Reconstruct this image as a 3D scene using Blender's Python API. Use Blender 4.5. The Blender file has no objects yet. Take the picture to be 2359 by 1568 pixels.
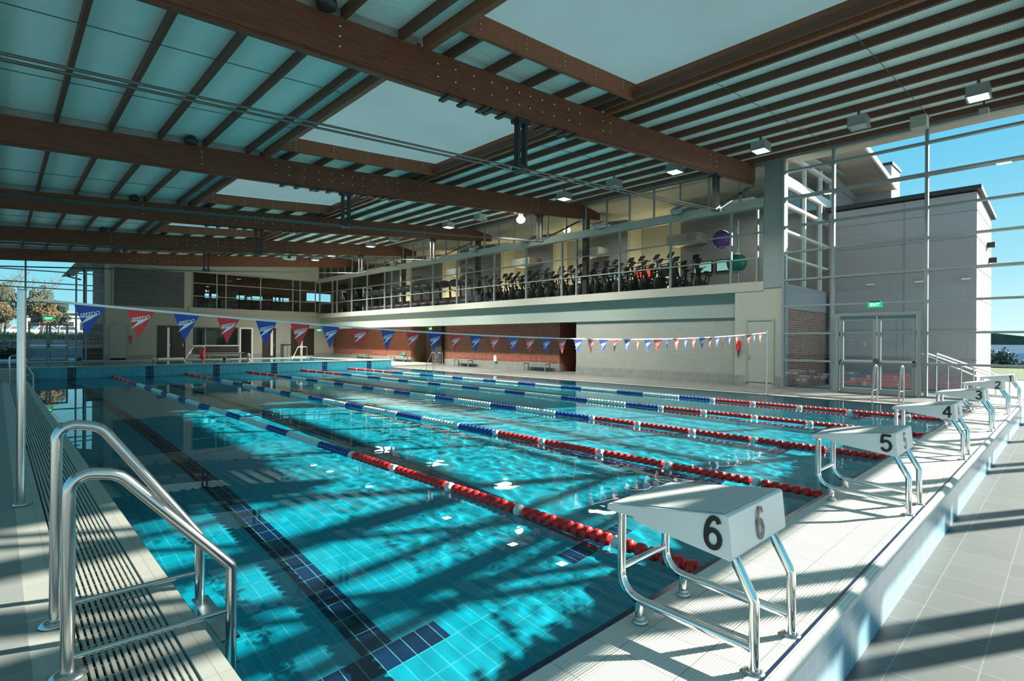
import bpy, math, random
from mathutils import Vector, Matrix, noise
random.seed(7)
SC = bpy.context.scene
COL = SC.collection
PI = math.pi
# ------------------------------------------------------------------ mesh builder
class MB:
    def __init__(s): s.v = []; s.f = []; s.m = []; s.sm = []
    def add(s, vs, fs, m=0, smooth=False, mat=None):
        b = len(s.v)
        for p in vs:
            p = Vector(p)
            if mat is not None: p = mat @ p
            s.v.append((p.x, p.y, p.z))
        for f in fs:
            s.f.append([i + b for i in f]); s.m.append(m); s.sm.append(smooth)
        return s
    def box(s, x0, y0, z0, x1, y1, z1, m=0, mat=None):
        x0, x1 = min(x0, x1), max(x0, x1); y0, y1 = min(y0, y1), max(y0, y1); z0, z1 = min(z0, z1), max(z0, z1)
        vs = [(x0,y0,z0),(x1,y0,z0),(x1,y1,z0),(x0,y1,z0),(x0,y0,z1),(x1,y0,z1),(x1,y1,z1),(x0,y1,z1)]
        return s.add(vs, [(0,3,2,1),(4,5,6,7),(0,1,5,4),(1,2,6,5),(2,3,7,6),(3,0,4,7)], m, False, mat)
    def quad(s, a, b, c, d, m=0): return s.add([a,b,c,d], [(0,1,2,3)], m)
    def prism(s, poly, ax, a, b, m=0, mat=None, smooth=False):
        """poly: list of 2D points in the two other axes (in x,y,z order); extruded along axis ax from a to b"""
        def mk(p, t):
            q = list(p); q.insert('xyz'.index(ax), t); return q
        n = len(poly)
        ar = sum(poly[i][0]*poly[(i+1)%n][1]-poly[(i+1)%n][0]*poly[i][1] for i in range(n))
        if (ar < 0) != (ax == 'y'): poly = poly[::-1]
        if a > b: a, b = b, a
        vs = [mk(p, a) for p in poly] + [mk(p, b) for p in poly]
        fs = [tuple(range(n))[::-1], tuple(range(n, 2*n))] + [(i, (i+1)%n, n+(i+1)%n, n+i) for i in range(n)]
        return s.add(vs, fs, m, smooth, mat)
    def tube(s, pts, r, n=10, m=0, closed=False, smooth=True, mat=None, r2=None):
        P = [Vector(p) for p in pts]; N = len(P); vs = []; fs = []
        def tan(i):
            if closed: return (P[(i+1)%N]-P[i-1]).normalized()
            if i == 0: return (P[1]-P[0]).normalized()
            if i == N-1: return (P[-1]-P[-2]).normalized()
            return ((P[i+1]-P[i]).normalized()+(P[i]-P[i-1]).normalized()).normalized()
        t = tan(0); u = t.orthogonal().normalized()
        for i in range(N):
            t2 = tan(i); u = (u - t2*u.dot(t2)).normalized(); w = t2.cross(u)
            rr = r if r2 is None else r+(r2-r)*i/(N-1)
            for k in range(n):
                a = 2*PI*k/n; vs.append(P[i]+u*(math.cos(a)*rr)+w*(math.sin(a)*rr))
        M = N if closed else N-1
        for i in range(M):
            j = (i+1) % N
            for k in range(n): fs.append((i*n+k, i*n+(k+1)%n, j*n+(k+1)%n, j*n+k))
        s.add(vs, fs, m, smooth, mat)
        if not closed:
            s.add(vs[:n], [tuple(range(n))[::-1]], m, False, mat); s.add(vs[-n:], [tuple(range(n))], m, False, mat)
        return s
    def lathe(s, prof, n=16, m=0, o=(0,0,0), ax='z', smooth=True, mat=None):
        """prof: (radius, height) pairs, spun round axis ax through o"""
        vs = []; fs = []; N = len(prof)
        for r, h in prof:
            for k in range(n):
                a = 2*PI*k/n; c, d = r*math.cos(a), r*math.sin(a)
                p = (c, d, h) if ax == 'z' else ((d, h, c) if ax == 'y' else (h, c, d))
                vs.append((p[0]+o[0], p[1]+o[1], p[2]+o[2]))
        for i in range(N-1):
            for k in range(n): fs.append((i*n+k, i*n+(k+1)%n, (i+1)*n+(k+1)%n, (i+1)*n+k))
        fs.append(tuple(range(n))[::-1]); fs.append(tuple(range((N-1)*n, N*n)))
        return s.add(vs, fs, m, smooth, mat)
    def ball(s, c, r, n=16, k=10, m=0, mat=None):
        if not hasattr(r, '__len__'): r = (r,r,r)
        vs = []; fs = []
        for i in range(k+1):
            th = PI*i/k
            for j in range(n):
                a = 2*PI*j/n
                vs.append((c[0]+r[0]*math.sin(th)*math.cos(a), c[1]+r[1]*math.sin(th)*math.sin(a), c[2]+r[2]*math.cos(th)))
        for i in range(k):
            for j in range(n): fs.append((i*n+j, (i+1)*n+j, (i+1)*n+(j+1)%n, i*n+(j+1)%n))
        return s.add(vs, fs, m, True, mat)
    def build(s, name, mats, parent=None, **tags):
        me = bpy.data.meshes.new(name)
        o = Vector((0,0,0)); p = parent
        while p is not None: o = o + p.location; p = p.parent
        me.from_pydata([(x-o.x, y-o.y, z-o.z) for x,y,z in s.v], [], s.f)
        mats = mats if isinstance(mats, (list, tuple)) else [mats]
        for q in mats: me.materials.append(q)
        me.polygons.foreach_set('material_index', s.m); me.polygons.foreach_set('use_smooth', s.sm); me.update()
        ob = bpy.data.objects.new(name, me); COL.objects.link(ob)
        if parent: ob.parent = parent
        for k, val in tags.items(): ob[k] = val
        return ob
def thing(name, label, cat, loc=(0,0,0), group=None, kind=None):
    o = bpy.data.objects.new(name, None); COL.objects.link(o); o.location = loc; o.empty_display_size = .2
    o['label'] = label; o['category'] = cat
    if group: o['group'] = group
    if kind: o['kind'] = kind
    return o
def tag(o, label, cat, group=None, kind=None):
    o['label'] = label; o['category'] = cat
    if group: o['group'] = group
    if kind: o['kind'] = kind
    return o
def struct(name, mb, mats, label=None, parent=None):
    o = mb.build(name, mats, parent)
    if parent is None:
        o['kind'] = 'structure'
        if label: o['label'] = label; o['category'] = name.split('_')[0]
    return o
def dup(root, loc, label=None, rotz=None, scale=None):
    r = root.copy(); COL.objects.link(r); r.location = loc
    if rotz is not None: r.rotation_euler = (0,0,rotz)
    if scale: r.scale = (scale,)*3
    if label: r['label'] = label
    for ch in list(root.children):
        c = ch.copy(); COL.objects.link(c); c.parent = r
        for g in list(ch.children):
            d = g.copy(); COL.objects.link(d); d.parent = c
    return r
def fillet(pts, r, n=6):
    P = [Vector(p) for p in pts]; out = [P[0]]
    rs = r if hasattr(r, '__len__') else [r]*(len(P)-2)
    for i in range(1, len(P)-1):
        a = (P[i-1]-P[i]); b = (P[i+1]-P[i]); la, lb = a.length, b.length; a.normalize(); b.normalize()
        ang = math.acos(max(-1, min(1, a.dot(b)))); d = min(rs[i-1]/math.tan(ang/2), la*.49, lb*.49)
        rr = d*math.tan(ang/2); bis = (a+b).normalized(); c = P[i]+bis*(rr/math.sin(ang/2))
        v0 = (P[i]+a*d)-c; v1 = (P[i]+b*d)-c; th = v0.angle(v1)
        for k in range(n+1):
            t = k/n; out.append(c + (v0*math.sin((1-t)*th)+v1*math.sin(t*th))/math.sin(th))
    out.append(P[-1]); return out
def text_geo(s, size):
    cu = bpy.data.curves.new('t', 'FONT'); cu.body = s; cu.size = size; cu.align_x = 'CENTER'; cu.align_y = 'CENTER'; cu.resolution_u = 4; cu.offset = size*.018
    ob = bpy.data.objects.new('t', cu); COL.objects.link(ob)
    bpy.context.view_layer.update()
    me = ob.evaluated_get(bpy.context.evaluated_depsgraph_get()).to_mesh()
    vs = [v.co.copy() for v in me.vertices]; fs = [tuple(p.vertices) for p in me.polygons]
    bpy.data.objects.remove(ob); bpy.data.curves.remove(cu)
    return vs, fs
def arc(cx_, cy_, rx, ry, a0, a1, n=14):
    return [(cx_+rx*math.cos(math.radians(a0+(a1-a0)*i/n)), cy_+ry*math.sin(math.radians(a0+(a1-a0)*i/n))) for i in range(n+1)]
DIGIT = {
 1: [[(-.17,.20),(-.02,.30),(.04,.44),(.04,-.5)]],
 2: [arc(0,.20,.215,.225,170,-20)+[(.05,-.12),(-.20,-.33),(-.22,-.43)], [(-.29,-.43),(.29,-.43)]],
 3: [arc(0,.21,.19,.215,160,-80,12)+[(0,.02)], [(-.05,.03)]+arc(0,-.19,.22,.24,80,-165,16)],
 4: [[(.12,-.5),(.12,.44)], [(.12,.42),(-.25,-.19)], [(-.30,-.22),(.29,-.22)]],
 5: [[(.24,.42),(-.17,.42)], [(-.155,.45),(-.21,-.02)], [(-.21,.0),(-.12,.06)]+arc(0,-.15,.215,.27,110,-155,18)],
 6: [arc(0,-.17,.205,.25,0,372,30), arc(.06,-.10,.27,.55,190,95,12)+[(.13,.42),(.19,.30)]],
}
def digit_geo(n, size, w=.15):
    vs = []; fs = []
    for line in DIGIT[n]:
        P = [Vector((p[0],p[1],0)) for p in line]; b = len(vs)
        for i, p in enumerate(P):
            t = (P[min(i+1,len(P)-1)]-P[max(i-1,0)]).normalized(); nn = Vector((-t.y,t.x,0))
            vs += [(p+nn*w/2)*size, (p-nn*w/2)*size]
        for i in range(len(P)-1): a = b+2*i; fs.append((a, a+1, a+3, a+2))
    return vs, fs
# ------------------------------------------------------------------ materials
def new_mat(n):
    m = bpy.data.materials.new(n); m.use_nodes = True; nt = m.node_tree; nt.nodes.clear()
    return m, nt, nt.nodes.new('ShaderNodeOutputMaterial')
def N(nt, t, **k):
    n = nt.nodes.new(t)
    for a, b in k.items(): setattr(n, a, b)
    return n
def L(nt, a, b): nt.links.new(a, b)
def math_(nt, op, a, b=None, c=None):
    n = N(nt, 'ShaderNodeMath', operation=op)
    for i, x in enumerate((a, b, c)):
        if x is None: continue
        if isinstance(x, (int, float)): n.inputs[i].default_value = x
        else: L(nt, x, n.inputs[i])
    return n.outputs[0]
def c4(c): return (c[0], c[1], c[2], 1)
def mixc(nt, fac, a, b):
    n = N(nt, 'ShaderNodeMix', data_type='RGBA')
    if isinstance(fac, (int, float)): n.inputs[0].default_value = fac
    else: L(nt, fac, n.inputs[0])
    for i, x in ((6, a), (7, b)):
        if isinstance(x, (tuple, list)): n.inputs[i].default_value = c4(x)
        else: L(nt, x, n.inputs[i])
    return n.outputs[2]
def pmat(n, col, rough=.5, metal=0., var=.12, scale=6., spec=.5, bump=0., bscale=60., stretch=None, emit=None, es=0.):
    m, nt, out = new_mat(n)
    p = N(nt, 'ShaderNodeBsdfPrincipled')
    tc = N(nt, 'ShaderNodeTexCoord'); vec = tc.outputs['Object']
    if stretch:
        mp = N(nt, 'ShaderNodeMapping'); mp.inputs['Scale'].default_value = stretch; L(nt, vec, mp.inputs[0]); vec = mp.outputs[0]
    no = N(nt, 'ShaderNodeTexNoise'); no.inputs['Scale'].default_value = scale; no.inputs['Detail'].default_value = 3; L(nt, vec, no.inputs['Vector'])
    d = tuple(x*(1-var) for x in col); u = tuple(min(1, x*(1+var)) for x in col)
    L(nt, mixc(nt, no.outputs[0], d, u), p.inputs['Base Color'])
    p.inputs['Roughness'].default_value = rough; p.inputs['Metallic'].default_value = metal; p.inputs['Specular IOR Level'].default_value = spec
    if bump:
        n2 = N(nt, 'ShaderNodeTexNoise'); n2.inputs['Scale'].default_value = bscale; L(nt, vec, n2.inputs['Vector'])
        b = N(nt, 'ShaderNodeBump'); b.inputs['Strength'].default_value = bump; b.inputs['Distance'].default_value = .01; L(nt, n2.outputs[0], b.inputs['Height']); L(nt, b.outputs[0], p.inputs['Normal'])
    if emit: p.inputs['Emission Color'].default_value = c4(emit); p.inputs['Emission Strength'].default_value = es
    L(nt, p.outputs[0], out.inputs[0]); return m
def tile(n, col, grout, s, w=.006, rough=.35, var=.12, off=(0,0,0), ribs=None, half=False, spec=.4):
    """tiles laid on world axes; the axis along the face normal is ignored"""
    m, nt, out = new_mat(n)
    p = N(nt, 'ShaderNodeBsdfPrincipled'); g = N(nt, 'ShaderNodeNewGeometry')
    sp = N(nt, 'ShaderNodeSeparateXYZ'); L(nt, g.outputs['Position'], sp.inputs[0])
    sn = N(nt, 'ShaderNodeSeparateXYZ'); L(nt, g.outputs['True Normal'], sn.inputs[0])
    tot = None; cells = []
    for i in range(3):
        q = math_(nt, 'DIVIDE', math_(nt, 'ADD', sp.outputs[i], off[i]+100*s[i]), s[i])
        if half and i != 2:
            row = math_(nt, 'FLOOR', math_(nt, 'DIVIDE', math_(nt, 'ADD', sp.outputs[2], 100*s[2]), s[2]))
            q = math_(nt, 'ADD', q, math_(nt, 'MULTIPLY', math_(nt, 'MODULO', row, 2.), .5))
        fr = math_(nt, 'ABSOLUTE', math_(nt, 'SUBTRACT', math_(nt, 'FRACT', q), .5))
        e = math_(nt, 'GREATER_THAN', fr, .5-w/(2*s[i]))
        e = math_(nt, 'MULTIPLY', e, math_(nt, 'LESS_THAN', math_(nt, 'ABSOLUTE', sn.outputs[i]), .6))
        tot = e if tot is None else math_(nt, 'MAXIMUM', tot, e)
        cells.append(math_(nt, 'FLOOR', q))
    cb = N(nt, 'ShaderNodeCombineXYZ')
    for i in range(3): L(nt, cells[i], cb.inputs[i])
    wn = N(nt, 'ShaderNodeTexWhiteNoise', noise_dimensions='3D'); L(nt, cb.outputs[0], wn.inputs[0])
    d = tuple(x*(1-var) for x in col); u = tuple(min(1, x*(1+var)) for x in col)
    L(nt, mixc(nt, tot, mixc(nt, wn.outputs[0], d, u), grout), p.inputs['Base Color'])
    p.inputs['Roughness'].default_value = rough; p.inputs['Specular IOR Level'].default_value = spec
    if ribs:
        wv = math_(nt, 'SINE', math_(nt, 'MULTIPLY', sp.outputs[ribs[0]], 2*PI/ribs[1]))
        b = N(nt, 'ShaderNodeBump'); b.inputs['Strength'].default_value = .35; b.inputs['Distance'].default_value = .003
        L(nt, wv, b.inputs['Height']); L(nt, b.outputs[0], p.inputs['Normal'])
    L(nt, p.outputs[0], out.inputs[0]); return m
def glass_mat(n, tint=(.93,.97,.96), ior=1.45):
    m, nt, out = new_mat(n)
    t = N(nt, 'ShaderNodeBsdfTransparent'); t.inputs[0].default_value = c4(tint)
    g = N(nt, 'ShaderNodeBsdfGlossy'); g.inputs['Roughness'].default_value = 0.
    f = N(nt, 'ShaderNodeFresnel'); ge = N(nt, 'ShaderNodeNewGeometry')
    L(nt, math_(nt, 'MULTIPLY_ADD', ge.outputs['Backfacing'], 1/ior-ior, ior), f.inputs[0])     # same reflectance from both faces of the thin pane
    mx = N(nt, 'ShaderNodeMixShader'); L(nt, f.outputs[0], mx.inputs[0]); L(nt, t.outputs[0], mx.inputs[1]); L(nt, g.outputs[0], mx.inputs[2])
    L(nt, mx.outputs[0], out.inputs[0]); return m
def water_mat(n, tint):
    m, nt, out = new_mat(n)
    r = N(nt, 'ShaderNodeBsdfRefraction'); r.inputs['IOR'].default_value = 1.333; r.inputs['Roughness'].default_value = 0.; r.inputs[0].default_value = c4(tint)
    g = N(nt, 'ShaderNodeBsdfGlossy'); g.inputs['Roughness'].default_value = 0.
    f = N(nt, 'ShaderNodeFresnel'); f.inputs[0].default_value = 1.333
    mx = N(nt, 'ShaderNodeMixShader'); L(nt, math_(nt, 'MINIMUM', f.outputs[0], .97), mx.inputs[0]); L(nt, r.outputs[0], mx.inputs[1]); L(nt, g.outputs[0], mx.inputs[2])
    L(nt, mx.outputs[0], out.inputs[0]); return m
def translucent_mat(n, col):
    m, nt, out = new_mat(n)
    t = N(nt, 'ShaderNodeBsdfTranslucent'); d = N(nt, 'ShaderNodeBsdfDiffuse')
    no = N(nt, 'ShaderNodeTexNoise'); no.inputs['Scale'].default_value = .5; tc = N(nt, 'ShaderNodeTexCoord'); L(nt, tc.outputs['Object'], no.inputs['Vector'])
    L(nt, mixc(nt, no.outputs[0], tuple(x*.85 for x in col), tuple(min(1, x*1.15) for x in col)), t.inputs[0]); d.inputs[0].default_value = (.5,.6,.6,1)
    mx = N(nt, 'ShaderNodeMixShader'); mx.inputs[0].default_value = .3; L(nt, t.outputs[0], mx.inputs[1]); L(nt, d.outputs[0], mx.inputs[2]); L(nt, mx.outputs[0], out.inputs[0]); return m
def ceil_mat(n, col):
    m, nt, out = new_mat(n); p = N(nt, 'ShaderNodeBsdfPrincipled'); p.inputs['Roughness'].default_value = .6
    g = N(nt, 'ShaderNodeNewGeometry'); sp = N(nt, 'ShaderNodeSeparateXYZ'); L(nt, g.outputs['Position'], sp.inputs[0])
    wv = math_(nt, 'SINE', math_(nt, 'MULTIPLY', sp.outputs[1], 2*PI/.05))
    L(nt, mixc(nt, math_(nt, 'MULTIPLY_ADD', wv, .5, .5), tuple(x*.88 for x in col), col), p.inputs['Base Color'])
    b = N(nt, 'ShaderNodeBump'); b.inputs['Strength'].default_value = .4; b.inputs['Distance'].default_value = .006; L(nt, wv, b.inputs['Height']); L(nt, b.outputs[0], p.inputs['Normal'])
    L(nt, p.outputs[0], out.inputs[0]); return m
M = {}
M['steel'] = pmat('stainless_steel', (.62,.63,.62), .22, 1., .05, 20)
M['chrome'] = pmat('polished_steel', (.80,.80,.79), .08, 1., .04, 20)
M['dsteel'] = pmat('dark_steel', (.10,.11,.11), .45, .6)
M['rod'] = pmat('tension_rod_steel', (.10,.12,.115), .35, .7)
M['alum'] = pmat('grey_green_frame', (.24,.29,.28), .4, .1, .05)
M['whiteframe'] = pmat('white_frame', (.85,.86,.84), .4)
M['wood'] = pmat('dark_timber', (.15,.062,.036), .5, 0, .75, 4., .3, .15, 8., (.8,14,14))
M['purlin'] = pmat('purlin_timber', (.13,.062,.042), .6, 0, .4, 5., .25, 0, 8., (14,.6,14))
M['trimmer'] = pmat('trimmer_timber', (.24,.092,.045), .5, 0, .7, 5., .3, 0, 8., (3,3,14))
M['ceil'] = ceil_mat('corrugated_ceiling', (.78,.92,.85))
M['cream'] = pmat('cream_paint', (.37,.385,.335), .65, 0, .05)
M['bluegrey'] = pmat('pale_blue_green_paint', (.29,.36,.33), .6, 0, .04)
M['bright'] = pmat('white_gloss_plastic', (.82,.83,.82), .3, 0, .04)
M['blocktop'] = pmat('starting_block_grip', (.72,.72,.69), .75, 0, .08, 80, .3, .3, 300)
M['black'] = pmat('black_plastic', (.025,.026,.028), .45)
M['char'] = pmat('charcoal_metal', (.022,.023,.024), .5)
M['red'] = pmat('red_plastic', (.80,.022,.02), .3, 0, .1)
M['blue'] = pmat('blue_plastic', (.015,.05,.28), .3, 0, .1)
M['white'] = pmat('white_plastic', (.80,.80,.76), .35, 0, .05)
M['flagblue'] = pmat('blue_pennant_vinyl', (.012,.055,.36), .45, 0, .06)
M['flagred'] = pmat('red_pennant_vinyl', (.72,.035,.035), .45, 0, .06)
M['cord'] = pmat('white_cord', (.80,.84,.84), .5)
M['deck'] = tile('grey_deck_tiles', (.15,.16,.155), (.25,.26,.25), (.30,.30,.30), .006, .6, .08)
M['deckleft'] = tile('shade_lifted_deck_tiles', (.27,.28,.26), (.36,.36,.34), (.30,.30,.30), .006, .6, .06)  # deck tile copy lightened to offset the shade on the left side
M['deckfar'] = tile('beige_deck_tiles', (.36,.34,.29), (.26,.25,.22), (.30,.30,.30), .006, .6, .06)
M['platform'] = tile('white_ribbed_tiles', (.72,.71,.66), (.42,.40,.36), (.246,.246,.3), .005, .55, .04, (0,.02,0), (1,.012))
M['strip'] = tile('cream_edge_tiles', (.42,.42,.37), (.28,.28,.25), (.246,.246,.3), .004, .5, .05)
M['curbtile'] = tile('blue_curb_tiles', (.28,.50,.62), (.62,.68,.70), (.12,.12,.245), .005, .2, .12)
M['navy'] = pmat('navy_edge_tile', (.012,.03,.075), .2)
M['pool'] = tile('turquoise_pool_tiles', (.002,.39,.53), (.07,.52,.62), (.1287,.246,.246), .008, .3, .05)
M['poolwall'] = tile('turquoise_wall_tiles', (.05,.36,.47), (.28,.55,.60), (.246,.246,.122), .006, .25, .08)
M['lane'] = tile('navy_lane_tiles', (.004,.028,.085), (.12,.42,.46), (.1287,.246,.246), .008, .3, .35)
M['brick'] = tile('red_wall_tiles', (.26,.082,.05), (.30,.22,.17), (.2,.2,.2), .012, .35, .18)
M['darktile'] = tile('black_wall_tiles', (.022,.022,.024), (.16,.15,.14), (.15,.15,.15), .008, .25, .2)
M['dado'] = tile('grey_dado_tiles', (.25,.27,.25), (.36,.38,.36), (.2,.2,.2), .008, .4, .08)
M['creamtile'] = tile('cream_wall_tiles', (.33,.355,.32), (.28,.29,.265), (.3,.3,.15), .006, .4, .03)
M['realbrick'] = tile('outdoor_brick', (.30,.12,.075), (.55,.50,.45), (.24,.24,.086), .012, .8, .25, (0,0,0), None, True)
M['blockwall'] = pmat('grey_gym_wall', (.30,.31,.30), .8, 0, .06)
M['brownwall'] = pmat('brown_panel', (.15,.10,.07), .6)
M['glass'] = glass_mat('window_glass')
M['dglass'] = glass_mat('dark_glass', (.45,.50,.52), 1.5)
M['water'] = water_mat('pool_water', (.96,1,1))
M['water2'] = water_mat('shallow_pool_water', (.96,1,1))
M['skylight'] = translucent_mat('skylight_sheet', (.115,.17,.165))
M['lampbody'] = pmat('lamp_body_grey', (.30,.33,.33), .4, .3)
M['lens'] = pmat('lamp_lens', (.45,.5,.5), .15)
M['lenson'] = pmat('lamp_lens_lit', (.9,.9,.85), .2, emit=(1,.95,.85), es=14.)
M['door'] = pmat('dark_brown_door', (.030,.022,.018), .35, 0, .3, 3)
M['exit'] = pmat('exit_sign_green', (.0,.30,.12), .3, emit=(.0,.45,.18), es=.5)
M['exitw'] = pmat('exit_sign_white', (.8,.9,.85), .3, emit=(.8,1,.9), es=.6)
M['num'] = pmat('black_numerals', (.012,.012,.012), .4)
M['numgrey'] = pmat('grey_numerals', (.14,.14,.15), .4)
M['skin'] = pmat('skin', (.55,.30,.20), .5)
M['hair'] = pmat('dark_hair', (.015,.012,.01), .6)
M['greyhair'] = pmat('grey_hair', (.35,.33,.30), .7)
M['purple'] = pmat('purple_rubber', (.14,.045,.30), .25)
M['green'] = pmat('green_rubber', (.005,.22,.17), .25)
M['bldg'] = pmat('rendered_wall', (.40,.365,.375), .8, 0, .05)
M['soffit'] = pmat('soffit_board', (.42,.36,.30), .8)
M['grass'] = pmat('lawn', (.10,.13,.03), .9, 0, .4, 3)
M['pale_paving'] = pmat('pale_paving', (.42,.41,.39), .9, 0, .2, 4)  # concrete paving made pale so sunlight bounces up into the hall
M['tarmac'] = pmat('tarmac', (.10,.10,.10), .9, 0, .2, 4)
M['leafg'] = pmat('olive_foliage', (.055,.058,.024), .8, 0, .5, 2)
M['leafo'] = pmat('autumn_foliage', (.12,.085,.03), .8, 0, .5, 2)
M['leafd'] = pmat('dark_foliage', (.03,.045,.02), .8, 0, .5, 2)
M['hedge'] = pmat('strappy_leaves', (.20,.24,.05), .7, 0, .5, 3)
M['bark'] = pmat('bark', (.17,.14,.11), .9)
M['stone'] = tile('grey_stone_wall', (.30,.31,.34), (.22,.22,.24), (.6,.6,.3), .02, .9, .15, (0,0,0), None, True)
M['hill'] = pmat('wooded_hill', (.05,.075,.05), .95, 0, .6, .25, 0.)
M['metalroof'] = pmat('blue_grey_roof', (.26,.31,.36), .7, 0, .1, 6., .15)
M['screen'] = pmat('screen_picture', (.15,.35,.30), .3, emit=(.25,.5,.45), es=.35, scale=9, var=.9)
M['screenred'] = pmat('screen_red_picture', (.6,.05,.03), .3, emit=(.7,.06,.04), es=.5, scale=9, var=.9)
M['carwhite'] = pmat('white_car_paint', (.75,.75,.78), .25, .1)
M['cap'] = pmat('yellow_swim_cap', (.75,.50,.04), .35, 0, .3, 9)
# ------------------------------------------------------------------ camera
F_, A_, H_, RO = 1241., math.radians(43.7), 1.55, .006
fw = Vector((math.sin(A_), math.cos(A_), 0)); rt = Vector((math.cos(A_), -math.sin(A_), 0)); up = Vector((0,0,1))
cx = rt*math.cos(RO)+up*math.sin(RO); cy = up*math.cos(RO)-rt*math.sin(RO)
cam = bpy.data.cameras.new('camera'); co = bpy.data.objects.new('camera', cam); COL.objects.link(co)
co.matrix_world = Matrix(((cx.x,cy.x,-fw.x,0),(cx.y,cy.y,-fw.y,0),(cx.z,cy.z,-fw.z,H_),(0,0,0,1)))
cam.sensor_width = 36; cam.lens = 36*F_/2359; cam.shift_y = 1.5/2359; cam.clip_start = .05; cam.clip_end = 3000
SC.camera = co
# ------------------------------------------------------------------ shared dimensions
XL, XR, YN, YF, XW, YW = .80, 16.4, 1.36, 27.2, 18.9, 43.0
LANE = 2.575; ROPE0 = 3.41
def zt(x): return 6.13+.0725*x if x < 8 else 6.71+.0862*(x-8)      # top of the beams = underside of the purlins
def zb(x): return 5.58+.0575*x if x < 8 else 6.04+.0927*(x-8)      # underside of the beams
BY = [7.75+7.55*k for k in range(-1, 5)]                            # beam centre lines
zp = .37                                                            # starting platform
# ------------------------------------------------------------------ floors and pool shell
mb = MB()
mb.box(.82,-2,-.2, 19.3,.73,.03); mb.box(16.72,.73,-.2, 20.6,27.4,.03)
struct('floor', mb, M['deck'], 'grey tiled deck running round the pool and behind the starting platform')
struct('floor_left', MB().box(-4.2,-2,-.2,.12,43,.03).box(.12,-2,-.2,.82,.9,.029), M['deckleft'], 'grey tiled deck along the left side of the pool')
struct('floor_far', MB().box(-4.2,34.6,-.2,20.6,43,.17).box(14.9,27.4,-.2,20.6,34.6,.1), M['deckfar'], 'beige tiled deck beyond the shallow pool')
struct('trim_1', MB().box(.12,-2,-.2,.30,26.6,.028), M['strip'], 'cream tile strip beside the gutter grate on the left deck')
struct('trim_2', MB().box(.675,1.36,-.2,.80,27.2,.02), M['strip'], 'cream coping tile between gutter grate and water')
struct('trim_3', MB().box(.80,1.36,-.14,.806,27.2,.012), M['navy'], 'navy tile line at the left water edge')
struct('trim_4', MB().box(16.4,1.36,-.2,16.54,27.2,.02).box(16.4,.73,-.2,16.72,1.36,.03), M['strip'], 'cream coping on the right side of the pool')
struct('trim_5', MB().box(.30,1.36,-.16,.675,27.2,-.14), M['char'], 'dark gutter channel under the grate')
# gutter grate: long bars with cross bars, a thing
g = thing('gutter_grate', 'long cream slotted gutter grate between left deck and pool edge', 'grate', (.49,1.36,0))
mb = MB()
for i in range(13):
    x = .315+i*.0275; mb.box(x,.95,-.01,x+.016,27.2,.018)
mb.build('slats', M['strip'], g)
mb = MB()
y = 1.0
while y < 27.1:
    mb.box(.31,y,-.02,.665,y+.02,.008); y += .12
mb.build('cross_bars', M['strip'], g)
g2 = thing('gutter_grate', 'slotted gutter grate on the deck right of the pool', 'grate', (16.63,1.36,0))
mb = MB()
for i in range(6):
    x = 16.545+i*.029; mb.box(x,1.36,-.01,x+.018,27.2,.02)
mb.build('slats', M['strip'], g2)
# pool shell
D = -1.7
pf = MB().box(XL,YN,D-.2,XR,YF,D)
lx = [2.12+LANE*k for k in range(6)]
for x in lx:
    pf.box(x-.1287,3.696,D,x+.1287,25.3,D+.004,1); pf.box(x-.515,3.45,D,x+.515,3.696,D+.004,1); pf.box(x-.515,25.3,D,x+.515,25.55,D+.004,1)
pool_floor = struct('floor_pool', pf, [M['pool'], M['lane']], 'turquoise tiled pool bottom with navy lane lines')
pw = MB().box(XL-.2,YN,D,XL,YF,0).box(XR,YN,D,XR+.2,YF,0).box(XL-.2,YN-.02,D,XR+.2,YN,0)
pool_walls = struct('wall_pool', pw, M['poolwall'], 'turquoise tiled walls of the lap pool under water')
# far bulkhead
bk = MB().box(XL-.1,YF,D,XR,YF+.45,.41)
for x in lx: bk.box(x-.135,YF-.004,D,x+.135,YF,.40,1)
bk.box(XL-.1,YF-.03,.41,XR,YF+.47,.44,2)
bulk = struct('wall_bulkhead', bk, [M['poolwall'], M['lane'], M['strip']], 'blue tiled wall with navy target stripes ending the lap pool')
# starting platform
pl = MB().box(.82,.80,.0,16.66,YN-.03,zp).box(.82,.80,D,16.4,YN-.02,0)
platform = struct('floor_platform', pl, M['platform'], 'raised white tiled platform under the starting blocks')
struct('trim_6', MB().box(.82,YN-.03,.30,16.66,YN,zp), M['navy'], 'dark tile edge of the starting platform along the water')
struct('trim_7', MB().box(.82,YN-.05,.0,16.66,YN-.012,.3).box(.82,YN-.1,-.3,16.66,YN-.012,.0), M['poolwall'], 'blue tiled water side face of the platform')
struct('trim_8', MB().box(.82,.715,.03,16.66,.80,zp-.03), M['curbtile'], 'pale blue tiled kerb face behind the blocks')
struct('trim_9', MB().prism([(.71,zp-.045),(.71,zp-.02),(.735,zp+.004),(.80,zp+.004),(.80,zp-.045)],'x',.82,16.66), M['platform'], 'rounded white nosing of the platform kerb')
struct('trim_10', MB().box(.82,.745,zp-.01,16.66,.758,zp+.0055), M['navy'], 'navy line along the platform kerb')
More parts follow.
